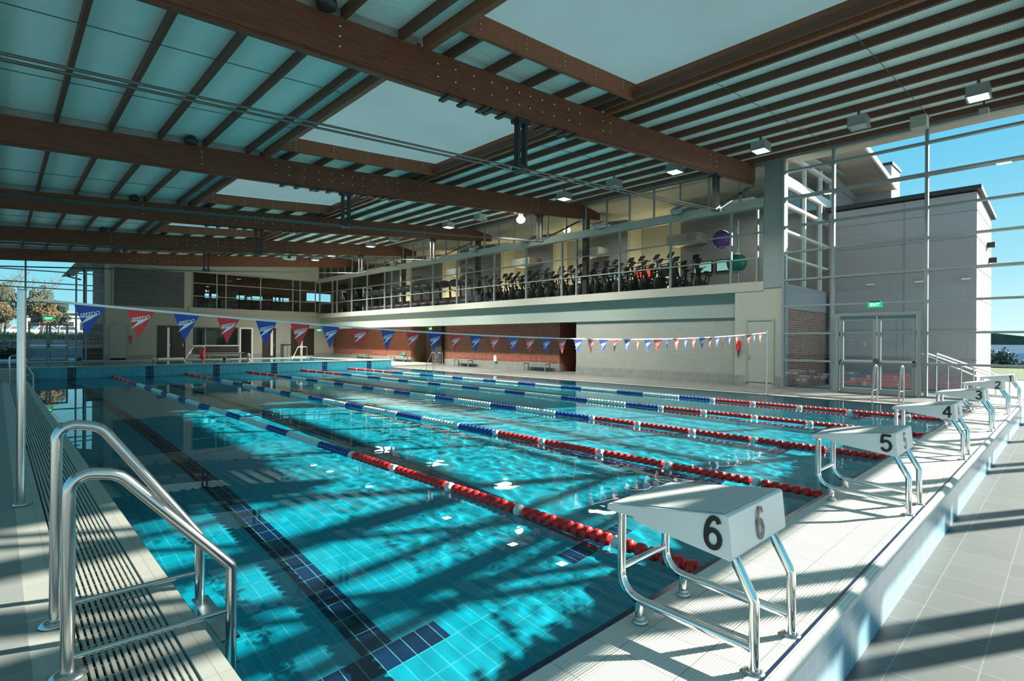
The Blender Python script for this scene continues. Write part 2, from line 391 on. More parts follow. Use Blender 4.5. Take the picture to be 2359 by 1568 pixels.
# water
def water(name, x0, y0, x1, y1, z, st, amp, mat, label):
    nx, ny = int((x1-x0)/st), int((y1-y0)/st); vs = []; fs = []
    for j in range(ny+1):
        for i in range(nx+1):
            x = x0+(x1-x0)*i/nx; y = y0+(y1-y0)*j/ny
            vs.append((x, y, z+amp(x, y)))
    for j in range(ny):
        for i in range(nx):
            a = j*(nx+1)+i; fs.append((a, a+1, a+nx+2, a+nx+1))
    o = MB().add(vs, fs, 0, True).build(name, mat)
    o['kind'] = 'stuff'; o['label'] = label; o['category'] = 'water'
    return o
def lap_wave(x, y):
    r = max(0, min(1, (x-3.2)/1.5))*max(0, min(1, (20-y)/8)); r *= .45+.9*max(0, noise.noise(Vector((x*.22, y*.16, 3.))) + .35)
    a = (.0003+.0003*r)*noise.noise(Vector((x*.9, y*.7, 0)))
    a += (.0001+.0020*r)*noise.noise(Vector((x*3.1, y*2.6, 1.)))
    a += (.00004+.0020*r)*noise.noise(Vector((x*6.3, y*5.5, 2.)))+.0007*r*noise.noise(Vector((x*11., y*9.5, 4.)))
    return a
water1 = water('pool_water', XL, -1.2, 19.2, YF, 0, .052, lap_wave, M['water'], 'clear turquoise water of the lap pool')  # sheet runs on unseen inside the deck slab to seed refracted sun
water2 = water('pool_water', -4.0, 27.6, 14.6, 34.1, .385, .12, lambda x,y: .007*noise.noise(Vector((x*1.6,y*1.6,5)))+.004*noise.noise(Vector((x*4,y*4,6))), M['water2'], 'water of the raised shallow pool beyond the bulkhead')
sp = MB().box(-4.1,27.6,-.8,14.7,34.3,-.6)
shallow = struct('floor_shallow_pool', sp, M['pool'], 'turquoise bottom of the shallow pool')
mb = MB().box(14.6,27.4,-.6,14.9,34.6,.42).box(-4.2,34.1,-.6,14.9,34.6,.42).box(-4.2,26.6,-.6,.7,27.6,.42)
struct('trim_11', mb, M['strip'], 'cream coping round the shallow pool')
# ------------------------------------------------------------------ walls
struct('wall_right_pier', MB().box(XW,6.75,-.1,XW+.5,8.35,3.4), M['cream'], 'cream pier at the end of the gym wall')
struct('wall_right', MB().box(19.3,8.35,.5,19.7,15.9,2.9).box(19.2,8.35,2.45,19.7,YW,3.5), [M['bluegrey']], 'pale blue green wall under the gym windows')
struct('wall_right_tiled', MB().box(19.29,8.35,.4,19.3,15.9,2.42).box(19.3,15.88,.03,19.7,15.9,2.5), M['creamtile'], 'cream tiled wall between pier and red alcove')
struct('baseboard_right', MB().box(19.27,8.35,.03,19.31,15.9,.42).box(XW-.02,7.95,.03,XW,8.37,.42).box(XW-.02,6.75,.03,XW,7.0,.42), M['dado'], 'grey tile dado along the right wall')
struct('wall_alcove', MB().box(20.4,17.88,.42,20.6,27.5,2.5).box(20.4,31.3,.42,20.6,YW,2.5).box(19.7,15.9,.03,21.6,16.1,2.5).box(20.6,17.88,.03,21.6,18.1,2.5), M['brick'], 'dark red tiled alcove wall')
struct('baseboard_alcove', MB().box(20.38,17.88,.03,20.6,27.5,.42).box(20.38,31.3,.03,20.6,YW,.42), M['dado'], 'grey dado under the red alcove tiles')
struct('wall_alcove_passage', MB().box(21.6,15.9,-.1,21.8,31.5,2.5).box(20.6,31.3,-.1,21.6,31.5,2.5), M['brownwall'], 'dark passage behind the alcove')
struct('trim_12', MB().box(20.15,27.5,.03,20.6,28.5,2.5), M['darktile'], 'black tiled column in the alcove')
struct('ceiling_alcove', MB().box(19.7,15.9,2.5,21.8,YW,2.56), M['cream'], 'soffit over the alcove')
struct('floor_passage', MB().box(20.6,15.9,-.2,21.8,31.5,.03), M['deckfar'], 'floor of the passage')
struct('trim_13', MB().box(XW-.02,7.36,3.32,XW+.35,YW,3.64), M['cream'], 'cream parapet ledge under the gym windows')
struct('trim_14', MB().box(XW-.05,7.36,6.2,XW+.22,YW,6.5), M['cream'], 'cream band above the gym windows')
struct('trim_15', MB().box(XW-.025,6.78,3.405,XW+.3,7.35,7.75), M['alum'], 'grey green column at the corner of the window wall')
# far wall in pieces round its openings
fwb = MB()
def fwall(x0,x1,z0,z1,m=0): fwb.box(x0,YW,z0,x1,YW+.3,z1,m)
fwall(4.98,9.9,2.44,7.9); fwall(4.98,5.25,.5,2.44); fwall(5.25,6.14,.3,2.44); fwall(6.14,7.87,.5,2.44); fwall(9.46,9.94,.5,2.44)
fwall(9.9,20.6,2.45,3.78); fwall(9.9,XW,6.3,9); fwall(12.97,13.03,.17,2.45); fwall(13.97,14.7,.5,2.45); fwall(15.63,16.87,.5,2.45); fwall(18.66,20.6,.5,2.45)
struct('wall_far', fwb, M['cream'], 'cream end wall beyond the shallow pool')
struct('baseboard_far', MB().box(4.98,YW-.01,.1,5.25,YW+.3,.5).box(6.14,YW-.01,.1,7.87,YW+.3,.5).box(9.46,YW-.01,.1,9.94,YW+.3,.5).box(9.94,YW-.01,.1,12.97,YW+.3,.5).box(13.97,YW-.01,.1,14.7,YW+.3,.5).box(15.63,YW-.01,.1,16.87,YW+.3,.5).box(18.66,YW-.01,.1,20.4,YW+.3,.5), M['dado'], 'grey tile dado of the end wall')
struct('trim_16', MB().box(9.94,YW-.02,.5,12.97,YW+.3,1.08), M['darktile'], 'black tiles under the office window')
struct('trim_17', MB().box(9.7,YW-.12,3.45,19,YW+.02,3.78), M['cream'], 'ledge under the upper end windows')
# curved white bulkhead over the far windows
mb = MB(); pts = []
for i in range(13):
    t = i/12; x = 9.8+9.1*t; pts.append((x, 6.62-.42*math.sin(t*PI*.62)+.10*t))
mb.prism(pts+[(18.9,7.8),(9.8,7.8)], 'y', YW-.45, YW-.02)
struct('trim_18', mb, M['cream'], 'cream curved bulkhead above the upper end windows')
struct('wall_left', MB().box(-4.5,-2.3,-.2,-4.2,44,.7).box(-4.5,-2.3,5.1,-4.2,44,7), M['cream'], 'left wall of the hall')
# ------------------------------------------------------------------ glazing
def glazing_x(name, label, X, ys, zs, d=.12, w=.055, mat=M['alum'], glass=M['glass'], hw=.05):
    """a glazed wall in the plane X; ys mullion lines, zs transom lines"""
    r = thing(name, label, 'window', (X, ys[0], zs[0]), None, 'structure')
    for y in ys: MB().box(X-d/2,y-w/2,zs[0],X+d/2,y+w/2,zs[-1]).build('mullion', mat, r)
    for z in zs: MB().box(X-d/2-.002,ys[0],z-hw/2,X+d/2+.002,ys[-1],z+hw/2).build('transom', mat, r)
    MB().quad((X,ys[0],zs[0]),(X,ys[-1],zs[0]),(X,ys[-1],zs[-1]),(X,ys[0],zs[-1])).build('glass_pane', glass, r)
    return r
def glazing_y(name, label, Y, xs, zs, d=.12, w=.055, mat=M['alum'], glass=M['glass'], hw=.05):
    r = thing(name, label, 'window', (xs[0], Y, zs[0]), None, 'structure')
    for x in xs: MB().box(x-w/2,Y-d/2,zs[0],x+w/2,Y+d/2,zs[-1]).build('mullion', mat, r)
    for z in zs: MB().box(xs[0],Y-d/2-.002,z-hw/2,xs[-1],Y+d/2+.002,z+hw/2).build('transom', mat, r)
    MB().quad((xs[0],Y,zs[0]),(xs[-1],Y,zs[0]),(xs[-1],Y,zs[-1]),(xs[0],Y,zs[-1])).build('glass_pane', glass, r)
    return r
wz = [.05,.98,1.86,2.75,3.62,4.53,5.38,6.33,7.2,7.66]
w1y = [-1.95,.57,2.91,5.25,6.72]
glazing_x('window_1', 'tall aluminium framed window wall on the right', XW, w1y, wz, .16, .075, hw=.06)
# sunshade blades outside on some transoms
r = bpy.data.objects['window_1']
for z in (3.62, 6.33):
    MB().box(XW+.05,-2,z-.03,XW+.22,6.72,z+.045).build('transom', M['alum'], r)
# double door in the window wall
dr = thing('door_1', 'aluminium framed double glass door in the right window wall', 'door', (XW, 4.06, .05), None, 'structure')
for y0,y1 in ((3.12,4.05),(4.07,5.02)):
    lf = MB()
    lf.box(XW-.13,y0,.05,XW-.05,y0+.09,2.36).box(XW-.13,y1-.09,.05,XW-.05,y1,2.36).box(XW-.13,y0+.09,.05,XW-.05,y1-.09,.2).box(XW-.13,y0+.09,2.24,XW-.05,y1-.09,2.36)
    lo = lf.build('door_leaf', M['alum'], dr)
    MB().quad((XW-.09,y0,.05),(XW-.09,y1,.05),(XW-.09,y1,2.36),(XW-.09,y0,2.36)).build('glass_pane', M['glass'], lo)
    MB().box(XW-.2,y0+.03,1.0,XW-.15,y1-.03,1.05).box(XW-.2,y0+.03,.99,XW-.13,y0+.07,1.06).box(XW-.2,y1-.07,.99,XW-.13,y1-.03,1.06).build('push_bar', M['steel'], lo)
MB().box(XW-.2,3.0,.03,XW-.06,3.1,2.46).box(XW-.2,5.04,.03,XW-.06,5.14,2.46).box(XW-.2,3.1,2.38,XW-.06,5.04,2.46).build('door_frame', M['alum'], dr)
MB().box(XW-.22,4.0,.98,XW-.13,4.12,1.1).build('lock', M['dsteel'], dr)
# gym glazing, clerestory
gy = [7.38,7.62,8.54,10.94,13.33,15.66,16.54,18.88,21.25,23.6,24.46,26.8,29.2,31.5,32.4,34.8,37.1,39.5,40.3,42.6]
glazing_x('window_2', 'long row of gym windows above the right wall', XW+.1, gy, [3.64,4.47,5.35,6.2], .1, .06, hw=.045)
cyl = thing('window_3', 'high clerestory glazing between cream band and roof', 'window', (XW+.05, 7.4, 6.5), None, 'structure')
y = 8.2
while y < 42.6:
    MB().box(XW+.0,y-.025,6.5,XW+.08,y+.025,7.66).build('mullion', M['alum'], cyl); y += 1.15
MB().box(XW,7.35,7.6,XW+.08,42.6,7.68).build('transom', M['alum'], cyl)
MB().quad((XW+.04,7.4,6.5),(XW+.04,42.6,6.5),(XW+.04,42.6,7.66),(XW+.04,7.4,7.66)).build('glass_pane', M['glass'], cyl)
MB().box(XW-.03,-2,7.66,XW+.1,YW,7.98).build('head_rail', M['alum'], cyl)
# far glazing
fz = [.17,1.12,1.9,2.80,3.7,4.6,4.9,5.64,5.95]
w4 = glazing_y('window_4', 'tall glazed end wall on the far left', YW+.1, [-4.15,-1.2,1.2,3.55,4.03,4.96], [.17,1.12,2.80,3.7,4.58,4.9,5.62,6.3], .12, .09, hw=.06)
d2 = thing('door_2', 'glazed double door in the far left window wall', 'door', (2.24, YW, .17), None, 'structure')
for x0,x1 in ((1.32,2.22),(2.26,3.17)):
    lo = MB().box(x0,YW-.06,.17,x0+.1,YW+.03,2.44).box(x1-.1,YW-.06,.17,x1,YW+.03,2.44).box(x0+.1,YW-.06,2.34,x1-.1,YW+.03,2.44).box(x0+.1,YW-.06,.17,x1-.1,YW+.03,.3).build('door_leaf', M['alum'], d2)
    MB().box(x0+.05,YW-.12,1.1,x1-.05,YW-.07,1.15).build('push_bar', M['steel'], lo)
MB().box(2.17,YW-.1,1.06,2.31,YW-.05,1.2).build('lock', M['dsteel'], d2)
w5 = glazing_y('window_5', 'upper windows in the end wall looking into the dark gym', YW+.1, [9.97,11.51,12.12,14.55,17.0,17.58,18.85], [3.79,4.62,5.53,6.36], .1, .06, M['cream'], M['glass'], .05)
w6 = glazing_y('window_6', 'office window in the end wall above black tiles', YW+.08, [9.97,10.78,12.95], [1.12,2.42], .1, .06)
MB().box(9.9,YW-.06,1.06,13.0,YW+.1,1.13).build('sill', M['whiteframe'], w6)
glazing_x('window_7', 'unseen left side of the hall, glazed to add sky light', -4.3, [-2.1,1,4.5,8,11.5,15,18.5,22,25.5,29,32.5,36,39.5,43], [.7,2.2,3.7,5.1], .1, .07)  # out of view, glazed to bring more sky light into the hall
w8 = thing('window_8', 'glazed end wall behind the starting blocks', 'window', (-4.2,-2.05,.05), None, 'structure')
for x in (-4.15,-1.4,1.3,4.55,4.95,7.85,8.3,10.6,11.0,13.45,13.95,16.3,18.85): MB().box(x-.04,-2.11,.05,x+.04,-1.99,zt(x)+.02).build('mullion', M['alum'], w8)
for z in (.08,.98,1.86,2.75,3.62,4.53,5.38): MB().box(-4.2,-2.12,z-.035,18.9,-1.98,z+.035).build('transom', M['alum'], w8)
for z, x0 in ((6.33,3.),(7.2,14.)): MB().box(x0,-2.12,z-.035,18.9,-1.98,z+.035).build('transom', M['alum'], w8)
for z, x0 in ((3.62,-4.2),(5.0,-4.2),(6.33,3.)): MB().box(x0,-2.36,z-.04,18.9,-2.1,z+.04).build('sun_blade', M['alum'], w8)
MB().add([(-4.2,-2.05,.05),(18.9,-2.05,.05),(18.9,-2.05,zt(18.9)),(8,-2.05,zt(8)),(-4.2,-2.05,zt(-4.2))],[(0,1,2,3,4)]).build('glass_pane', M['glass'], w8)
# ------------------------------------------------------------------ roof
cb = MB(); OPEN = [(BY[i]+.95, BY[i+1]-.95) for i in range(len(BY)-1)]
SX0, SX1 = 5.25, 10.3
def sheet(x0, x1, y0, y1, dz=.17):
    seq = [x0]+[k for k in (8.,) if x0 < k < x1]+[x1]
    for a, b in zip(seq, seq[1:]):
        cb.add([(a,y0,zt(a)+dz),(b,y0,zt(b)+dz),(b,y1,zt(b)+dz),(a,y1,zt(a)+dz),(a,y0,zt(a)+dz+.08),(b,y0,zt(b)+dz+.08),(b,y1,zt(b)+dz+.08),(a,y1,zt(a)+dz+.08)],
               [(0,3,2,1),(4,5,6,7),(0,1,5,4),(1,2,6,5),(2,3,7,6),(3,0,4,7)])
sheet(-4.6,SX0,-2.3,43.6); sheet(SX1,19.0,-2.3,43.6)
yy = -2.3
for a, b in OPEN: sheet(SX0,SX1,yy,a); yy = b
sheet(SX0,SX1,yy,43.6)
struct('ceiling', cb, M['ceil'], 'white corrugated ceiling on timber purlins')
# eaves outside the window wall
struct('ceiling_eaves', MB().box(19.0,-2.3,7.74,19.9,6.7,7.8).box(19.0,-2.3,7.8,19.95,43.6,8.05), M['soffit'], 'brown eaves soffit outside the window wall')
tr = MB()
px = [-3.9,-2.94,-1.98,-1.02,-.06,.9,1.84,2.8,3.77,4.77]
px2 = [5.8,6.79,7.78,8.77,9.73]
px3 = [10.1,10.8,11.63,12.6,13.6,14.56,15.56,16.54,17.6,18.55]
def purlin(segs, x, w=.035, h=.17):
    mb = MB()
    for a, b in segs: mb.box(x-w,a,zt(x),x+w,b,zt(x)+h-.001)
    o = mb.build('purlin', M['purlin']); tag(o, 'dark timber roof purlin running the length of the hall', 'purlin', 'roof purlins', 'structure')
for x in px+px3: purlin([(-2.3,43.4)], x)
stub = []; yy = -2.3
for a, b in OPEN: stub.append((yy, a)); yy = b
stub.append((yy, 43.4))
for x in px2: purlin(stub, x)
# skylights with timber trimmers
ordn = ['nearest the camera','second from the camera','third from the camera','fourth from the camera','farthest from the camera']
for i, (a, b) in enumerate(OPEN):
    s = thing('skylight', 'translucent skylight framed by timber trimmers, '+ordn[i], 'skylight', (7.8,(a+b)/2,6.9), 'roof skylights')
    pn = MB()
    for x0, x1 in ((SX0-.1,8.),(8.,SX1+.1)):
        pn.quad((x0,a-.1,zt(x0)+.40),(x1,a-.1,zt(x1)+.40),(x1,b+.1,zt(x1)+.40),(x0,b+.1,zt(x0)+.40))
    pn.build('translucent_sheet', M['skylight'], s)
    for y in (a, b):
        y0, y1 = (y-.05, y+.04) if y == a else (y-.04, y+.05)
        MB().prism([(SX0,zt(SX0)),(8,zt(8)),(SX1,zt(SX1)),(SX1,zt(SX1)+.36),(8,zt(8)+.36),(SX0,zt(SX0)+.36)],'y',y0,y1).build('trimmer', M['trimmer'], s)
        bm = MB(); yb = y0-.008 if y == b else y1+.008
        for x in (5.7,6.75,7.8,8.75,9.7,10.0):
            for k in range(3): bm.box(x-.012,yb-.01,zt(x)+.09+k*.09,x+.012,yb+.01,zt(x)+.115+k*.09)
        if y == b: bm.build('bolt_heads', M['steel'], s, kind='stuff')
    for x0, x1 in ((SX0-.07,SX0+.04),(SX1-.04,SX1+.07)):
        MB().box(x0,a-.95+.1,zt(x0)-.05,x1,b+.95-.1,zt(x0)+.38).build('side_trimmer', M['trimmer'], s)
# main beams with underslung rods
bord = {0:'overhead by the blocks',1:'nearest the camera',2:'second from the camera',3:'third from the camera',4:'fourth from the camera',5:'last before the end wall'}
for i, y in enumerate(BY):
    b = thing('roof_beam', 'dark timber roof beam with black struts and steel rods, '+bord[i], 'beam', (8,y,6.04), 'main roof beams')
    xe = 20.1 if i > 1 else 18.85
    MB().prism([(-4.6,zb(-4.6)),(8,zb(8)),(xe,zb(xe)),(xe,zb(xe)+.3),(min(xe,18.9),zt(min(xe,18.9))),(8,zt(8)),(-4.6,zt(-4.6))],'y',y-.1,y+.1).build('glulam', M['wood'], b)
    MB().prism([(-4.6,zb(-4.6)-.035),(8,zb(8)-.035),(18.8,zb(18.8)-.035),(18.8,zb(18.8)),(8,zb(8)),(-4.6,zb(-4.6))],'y',y-.06,y+.06).build('bottom_plate', M['wood'], b)
    MB().prism([(-4.6,zt(-4.6)),(5.1,zt(5.1)),(5.1,zt(5.1)+.16),(-4.6,zt(-4.6)+.16)],'y',y-.05,y+.05).build('packer', M['lampbody'], b)
    bm = MB()
    for x in (5.5,5.88,6.3,6.74,7.13,7.47,7.78,8.13,8.5,8.97,9.37,10.21,10.5):
        for f in (.36,.72): bm.lathe([(.022,-.012),(.022,0),(.012,.008)],8,0,(x,y-.1,zb(x)+(zt(x)-zb(x))*f),'y')
    for x in (3.7,15.56,15.95):
        for f in (.28,.53,.78): bm.lathe([(.022,-.012),(.022,0),(.012,.008)],8,0,(x,y-.1,zb(x)+(zt(x)-zb(x))*f),'y')
    bm.build('bolt_heads', M['steel'], b, kind='stuff')
    if i <= 4:
        for xs_, zl in ((-.95,4.42),(7.62,5.0),(16.15,5.68)):
            st = MB()
            for dx in (-.1,.1): st.box(xs_+dx-.03,y-.06,zl,xs_+dx+.03,y+.06,zb(xs_+dx)-.03)
            st.box(xs_-.16,y-.09,zl-.03,xs_+.16,y+.09,zl+.09).box(xs_-.18,y-.11,zb(xs_)-.10,xs_+.18,y+.11,zb(xs_)-.02)
            st.build('strut', M['char'], b)
            MB().lathe([(.045,-.15),(.045,.15)],10,0,(xs_,y,zl+.0),'y').build('rod_saddle', M['rod'], b)
        for dy in (-.085,.085):
            MB().tube([(-4.4,y+dy,5.2),(-.95,y+dy,4.42),(7.62,y+dy,5.0),(16.15,y+dy,5.66),(18.8,y+dy,6.95)],.019,8,smooth=False).build('tension_rod', M['rod'], b)
        MB().ball((17.9,y,6.52),.06).build('rod_coupler', M['char'], b)
        cl = MB()
        for x in (5.75,6.15,6.6,6.75,7.1,8.2,8.6,8.9,9.2): cl.box(x-.05,y-.16,zb(x)-.07,x+.05,y+.16,zb(x)-.03)
        cl.build('clamp_plates', M['char'], b, kind='stuff')
    if i >= 1 and y > 10:
        tag(MB().box(19.1,y-.12,3.3,19.32,y+.12,zb(19.2)).build('steel_column', M['char']), 'dark steel column under the roof beam '+bord[i], 'column', 'gym columns')
    # round loudspeaker on the beam
    if 1 <= i <= 4:
        sp_ = thing('round_loudspeaker', 'round black loudspeaker on top of the roof beam '+bord[i], 'loudspeaker', (3.42,y-.25,zt(3.42)), 'round ceiling loudspeakers')
        MB().lathe([(.05,-.02),(.14,.0),(.15,.08),(.10,.16),(.05,.2)],16,0,(3.42,y-.25,zt(3.42)-.02)).build('cone', M['black'], sp_)
        MB().box(3.39,y-.25,zt(3.42)+.15,3.45,y-.05,zt(3.42)+.2).build('bracket', M['black'], sp_)
# thin bridging rods between purlins
for i in range(0, len(BY)-1):
    for f in (1/3, 2/3):
        y = BY[i]+7.55*f
        mb = MB().tube([(-4.4,y,zt(-4.4)+.05),(5.1,y,zt(5.1)+.05)],.008,6)
        mb.tube([(10.8,y,zt(10.8)+.03),(18.5,y,zt(18.5)+.03)],.008,6)
        tag(mb.build('bridging_rod', M['rod']), 'thin steel rod bracing the roof purlins', 'rod', 'purlin bracing rods', 'structure')
# ------------------------------------------------------------------ lap pool ropes
PITCH = .1
def rope_run(y0, y1, x, mb, r=.058):
    n = max(1, round((y1-y0)/PITCH)); p = (y1-y0)/n; prof = []
    for i in range(n):
        a = y0+i*p
        prof += [(.030,a+.004*p/.1),(r*.93,a+.008*p/.1),(r,a+.016*p/.1),(r*.98,a+.055*p/.1),(r*.85,a+.066*p/.1),(.034,a+.080*p/.1)]
    mb.lathe(prof, 16, 0, (x,0,.022), 'y', True)
runs = [('red',1.33,2.36),('white',2.36,2.46),('red',2.46,3.42),('white',3.42,3.53),('red',3.53,4.45),('white',4.45,4.56),('red',4.56,5.53),('white',5.53,5.65),('red',5.65,6.58),('white',6.58,6.7)]
ys = [6.7,7.62,8.79,9.69,11.1,11.95,13.16,14.01,15.23,15.95,17.26,17.92,19.28,20.3,21.69,22.6]
for i in range(len(ys)-1): runs.append(('blue' if i % 2 == 0 else 'white', ys[i], ys[i+1]))
y = 22.6
for k in range(5): runs.append(('red', y, y+.8)); runs.append(('white', y+.8, y+.9)); y += .9
runs = runs[:-1]
lr = thing('lane_rope', 'red, blue and white floating lane rope ending between blocks 6 and 5', 'lane rope', (ROPE0,1.33,.022), 'floating lane ropes')
for c, a, b in runs:
    mb = MB(); rope_run(a, b, ROPE0, mb); mb.build(c+'_floats', M[c], lr)
MB().tube([(ROPE0,1.3,.022),(ROPE0,YF,.03)],.006,6).build('cable', M['rod'], lr)
MB().lathe([(.02,26.95),(.035,27.0),(.03,27.1),(.01,YF)],10,0,(ROPE0,0,.022),'y').build('end_hook', M['black'], lr)
for k in range(1,5): dup(lr, (ROPE0+LANE*k,1.33,.022), 'red, blue and white floating lane rope ending between blocks %d and %d' % (6-k,5-k))
# ------------------------------------------------------------------ starting blocks
def starting_block(k):
    n = 6-k; X0 = 1.88+LANE*k; X1 = X0+.52; cxx = (X0+X1)/2
    b = thing('starting_block', 'white wedge starting block with chrome tube frame, numbered %d' % n, 'starting block', (cxx,1.08,zp), 'starting blocks')
    prof = [(1.375,.862),(1.378,.835),(1.25,.835),(1.235,.818),(.842,.772),(.838,.78),(.852,.928),(.862,.934)]
    st = MB().prism(prof, 'x', X0, X1)
    so = st.build('seat', M['bright'], b)
    bv = so.modifiers.new('b', 'BEVEL'); bv.width = .012; bv.segments = 3; bv.limit_method = 'ANGLE'
    tp = MB(); tp.add([(X0+.02,1.362,.8645),(X1-.02,1.362,.8645),(X1-.02,.872,.9345),(X0+.02,.872,.9345),(X0+.02,1.362,.8668),(X1-.02,1.362,.8668),(X1-.02,.872,.9368),(X0+.02,.872,.9368)],
        [(4,5,6,7),(0,1,5,4),(1,2,6,5),(2,3,7,6),(3,0,4,7)]); tp.build('grip_top', M['blocktop'], b)
    for x in (X0+.08, X1-.08):
        MB().tube([(x,.79,zp),(x,.79,.625),(x,.80,.645),(x,.885,.80)],.019,12).build('rear_leg', M['chrome'], b)
        MB().tube(fillet([(x,1.26,.85),(x,1.355,.85),(x,1.355,.465),(x,.80,.455)],[.05,.10],8),.019,12).build('frame_tube', M['chrome'], b)
        ft = MB().tube([(x,1.262,.465),(x,1.262,.405)],.019,12).build('front_foot', M['chrome'], b)
        MB().lathe([(.010,.385),(.022,.385),(.022,.395),(.010,.397),(.010,.405)],12,0,(x,1.262,0)).lathe([(.032,zp),(.032,.38),(.024,.386)],14,0,(x,1.262,0)).build('adjuster', M['steel'], ft)
        MB().lathe([(.038,zp),(.038,zp+.006),(.022,zp+.01)],14,0,(x,.79,0)).build('base_flange', M['steel'], b)
    MB().tube([(X0+.08,1.355,.575),(X1-.08,1.355,.575)],.015,10).build('cross_bar', M['chrome'], b)
    vs, fs = digit_geo(n, .125)
    MB().add([(X0-.0035-i*.00002, .905-v.x, .86+v.y) for i, v in enumerate(vs)], fs).build('side_number', M['num'], b)
    sl = Vector((0,.852-.838,.928-.78)).normalized()
    MB().add([(cxx+v.x*.95, .8405+sl.y*v.y-i*.00002, .852+sl.z*v.y) for i, v in enumerate(vs)], fs).build('back_number', M['numgrey'] if n != 6 else M['num'], b)
for k in range(6): starting_block(k)
# ------------------------------------------------------------------ ladders and rails
lad = thing('pool_ladder', 'large stainless pool ladder with two hooped handrails on the left deck', 'ladder', (.24,3.4,.03))
for Y, pts, rr, bar in ((3.75,[(.23,.03),(.23,1.10),(.42,1.06),(.915,.33),(.915,-1.1)],[.12,.12,.05],.118),(3.13,[(.235,.03),(.235,.945),(.42,.91),(.915,.335),(.915,-1.1)],[.11,.13,.05],.11)):
    ho = MB().tube(fillet([(x,Y,z) for x,z in pts],rr,8),.027,16).build('handrail', M['steel'], lad)
    MB().lathe([(.075,.03),(.075,.038),(.045,.052),(.03,.056)],20,0,(pts[0][0],Y,0)).build('base_flange', M['steel'], ho)
    MB().tube([(.235,Y,bar),(.915,Y,bar-.01)],.014,12).build('cross_bar', M['steel'], ho)
for z in (-.12,-.40,-.68,-.96): MB().box(.87,3.13,z-.025,.96,3.75,z).build('tread', M['steel'], lad)
for p in [(.16,6.62,1.98,'tall steel pole holding the flag line at the left deck',1.9),(16.5,6.33,1.9,'thin steel pole holding the flag line beside the right wall',1.84)]:
    q = thing('flag_pole', p[3], 'pole', (p[0],p[1],.03))
    rd = .033 if p[0] < 1 else .022
    MB().tube([(p[0],p[1],.03),(p[0],p[1],p[2])],rd,14).build('post', M['steel'], q)
    MB().lathe([(rd*1.8,.03),(rd*1.8,.045),(rd*1.1,.055)],16,0,(p[0],p[1],0)).build('base_flange', M['steel'], q)
    MB().tube([(p[0],p[1],p[4]),(p[0]+(.06 if p[0]<1 else -.06),p[1],p[4])],.008,8).lathe([(rd*.2,p[2]),(rd,p[2]),(rd*.7,p[2]+.015)],14,0,(p[0],p[1],0)).build('hook', M['steel'], q)
def side_ladder(name, label, X, ys_, zd, s, top=1.0, back=.5, rad=.02, waterz=0, barz=(.3,.16)):
    """handrails hooked over a pool edge that runs along Y at X; s = direction of the deck"""
    q = thing(name, label, 'ladder', (X,sum(ys_)/2,zd))
    for y in ys_:
        MB().tube(fillet([(X-s*.08,y,waterz-.9),(X-s*.08,y,zd+.28),(X+s*(back*.55),y,top),(X+s*back,y,top-.06),(X+s*back,y,zd)],[.05,.08,.08],6),rad,12).build('handrail', M['steel'], q)
        for bz in barz[:1]: MB().tube([(X-s*.08,y,zd+bz),(X+s*back,y,zd+bz)],rad*.6,8).build('cross_bar', M['steel'], q)
    for z in (-.15,-.4,-.65): MB().box(X-s*.13,ys_[0],waterz+z-.02,X-s*.05,ys_[-1],waterz+z).build('tread', M['steel'], q)
    return q
side_ladder('pool_ladder', 'stainless ladder on the right pool edge near the glass doors', 16.4, (3.05,3.62), .03, 1, 1.0, .42)
side_ladder('pool_ladder', 'stainless ladder on the right pool edge by the far bulkhead', 16.35, (22.9,23.5), .03, 1, .95, .5)
side_ladder('pool_ladder', 'stainless ladder at the far left corner before the shallow pool', .80, (24.0,24.6), .03, -1, 1.0, .5)
for xx, yy_, lab in ((8.0,33.9,'sloping steel handrail at the red rescue tube in the shallow pool'),(13.3,32.6,'sloping steel handrail at the right end of the shallow pool')):
    q = thing('grab_rail', lab, 'handrail', (xx,yy_,.4))
    MB().tube(fillet([(xx-1.2,yy_-1.0,-.3),(xx-.1,yy_,1.12),(xx+.45,yy_,1.12),(xx+.45,yy_,.42)],[.06,.06],5),.022,10).build('rail', M['steel'], q)
q = thing('rescue_tube', 'red rescue tube hanging on the handrail of the shallow pool', 'rescue tube', (8.35,33.75,1.0))
MB().tube(fillet([(8.35,33.8,.42),(8.30,33.8,.75),(8.38,33.8,1.1)],[.2],6),.11,12).build('foam_tube', M['red'], q)
MB().tube([(8.33,33.7,1.1),(8.35,33.88,1.16)],.015,6).build('strap', M['white'], q)
# ------------------------------------------------------------------ flag line
def sz(x): return 1.60+.0044*(x-8.6)**2 if x < 8.6 else 1.60+.0040*(x-8.6)**2
def sy(x): return 6.62-.29*(x-.16)/16.34
mb = MB(); P = [(.22+16.22*i/60, sy(.22+16.22*i/60), sz(.22+16.22*i/60)) for i in range(61)]
for a, b in zip(P, P[1:]):
    mb.add([(a[0],a[1]-.002,a[2]-.011),(b[0],b[1]-.002,b[2]-.011),(b[0],b[1]-.002,b[2]+.011),(a[0],a[1]-.002,a[2]+.011),(a[0],a[1]+.002,a[2]-.011),(b[0],b[1]+.002,b[2]-.011),(b[0],b[1]+.002,b[2]+.011),(a[0],a[1]+.002,a[2]+.011)],[(0,1,2,3),(7,6,5,4),(0,4,5,1),(3,2,6,7)])
tag(mb.build('flag_line', M['cord']), 'white flag line stretched across the pool between two poles', 'cord')
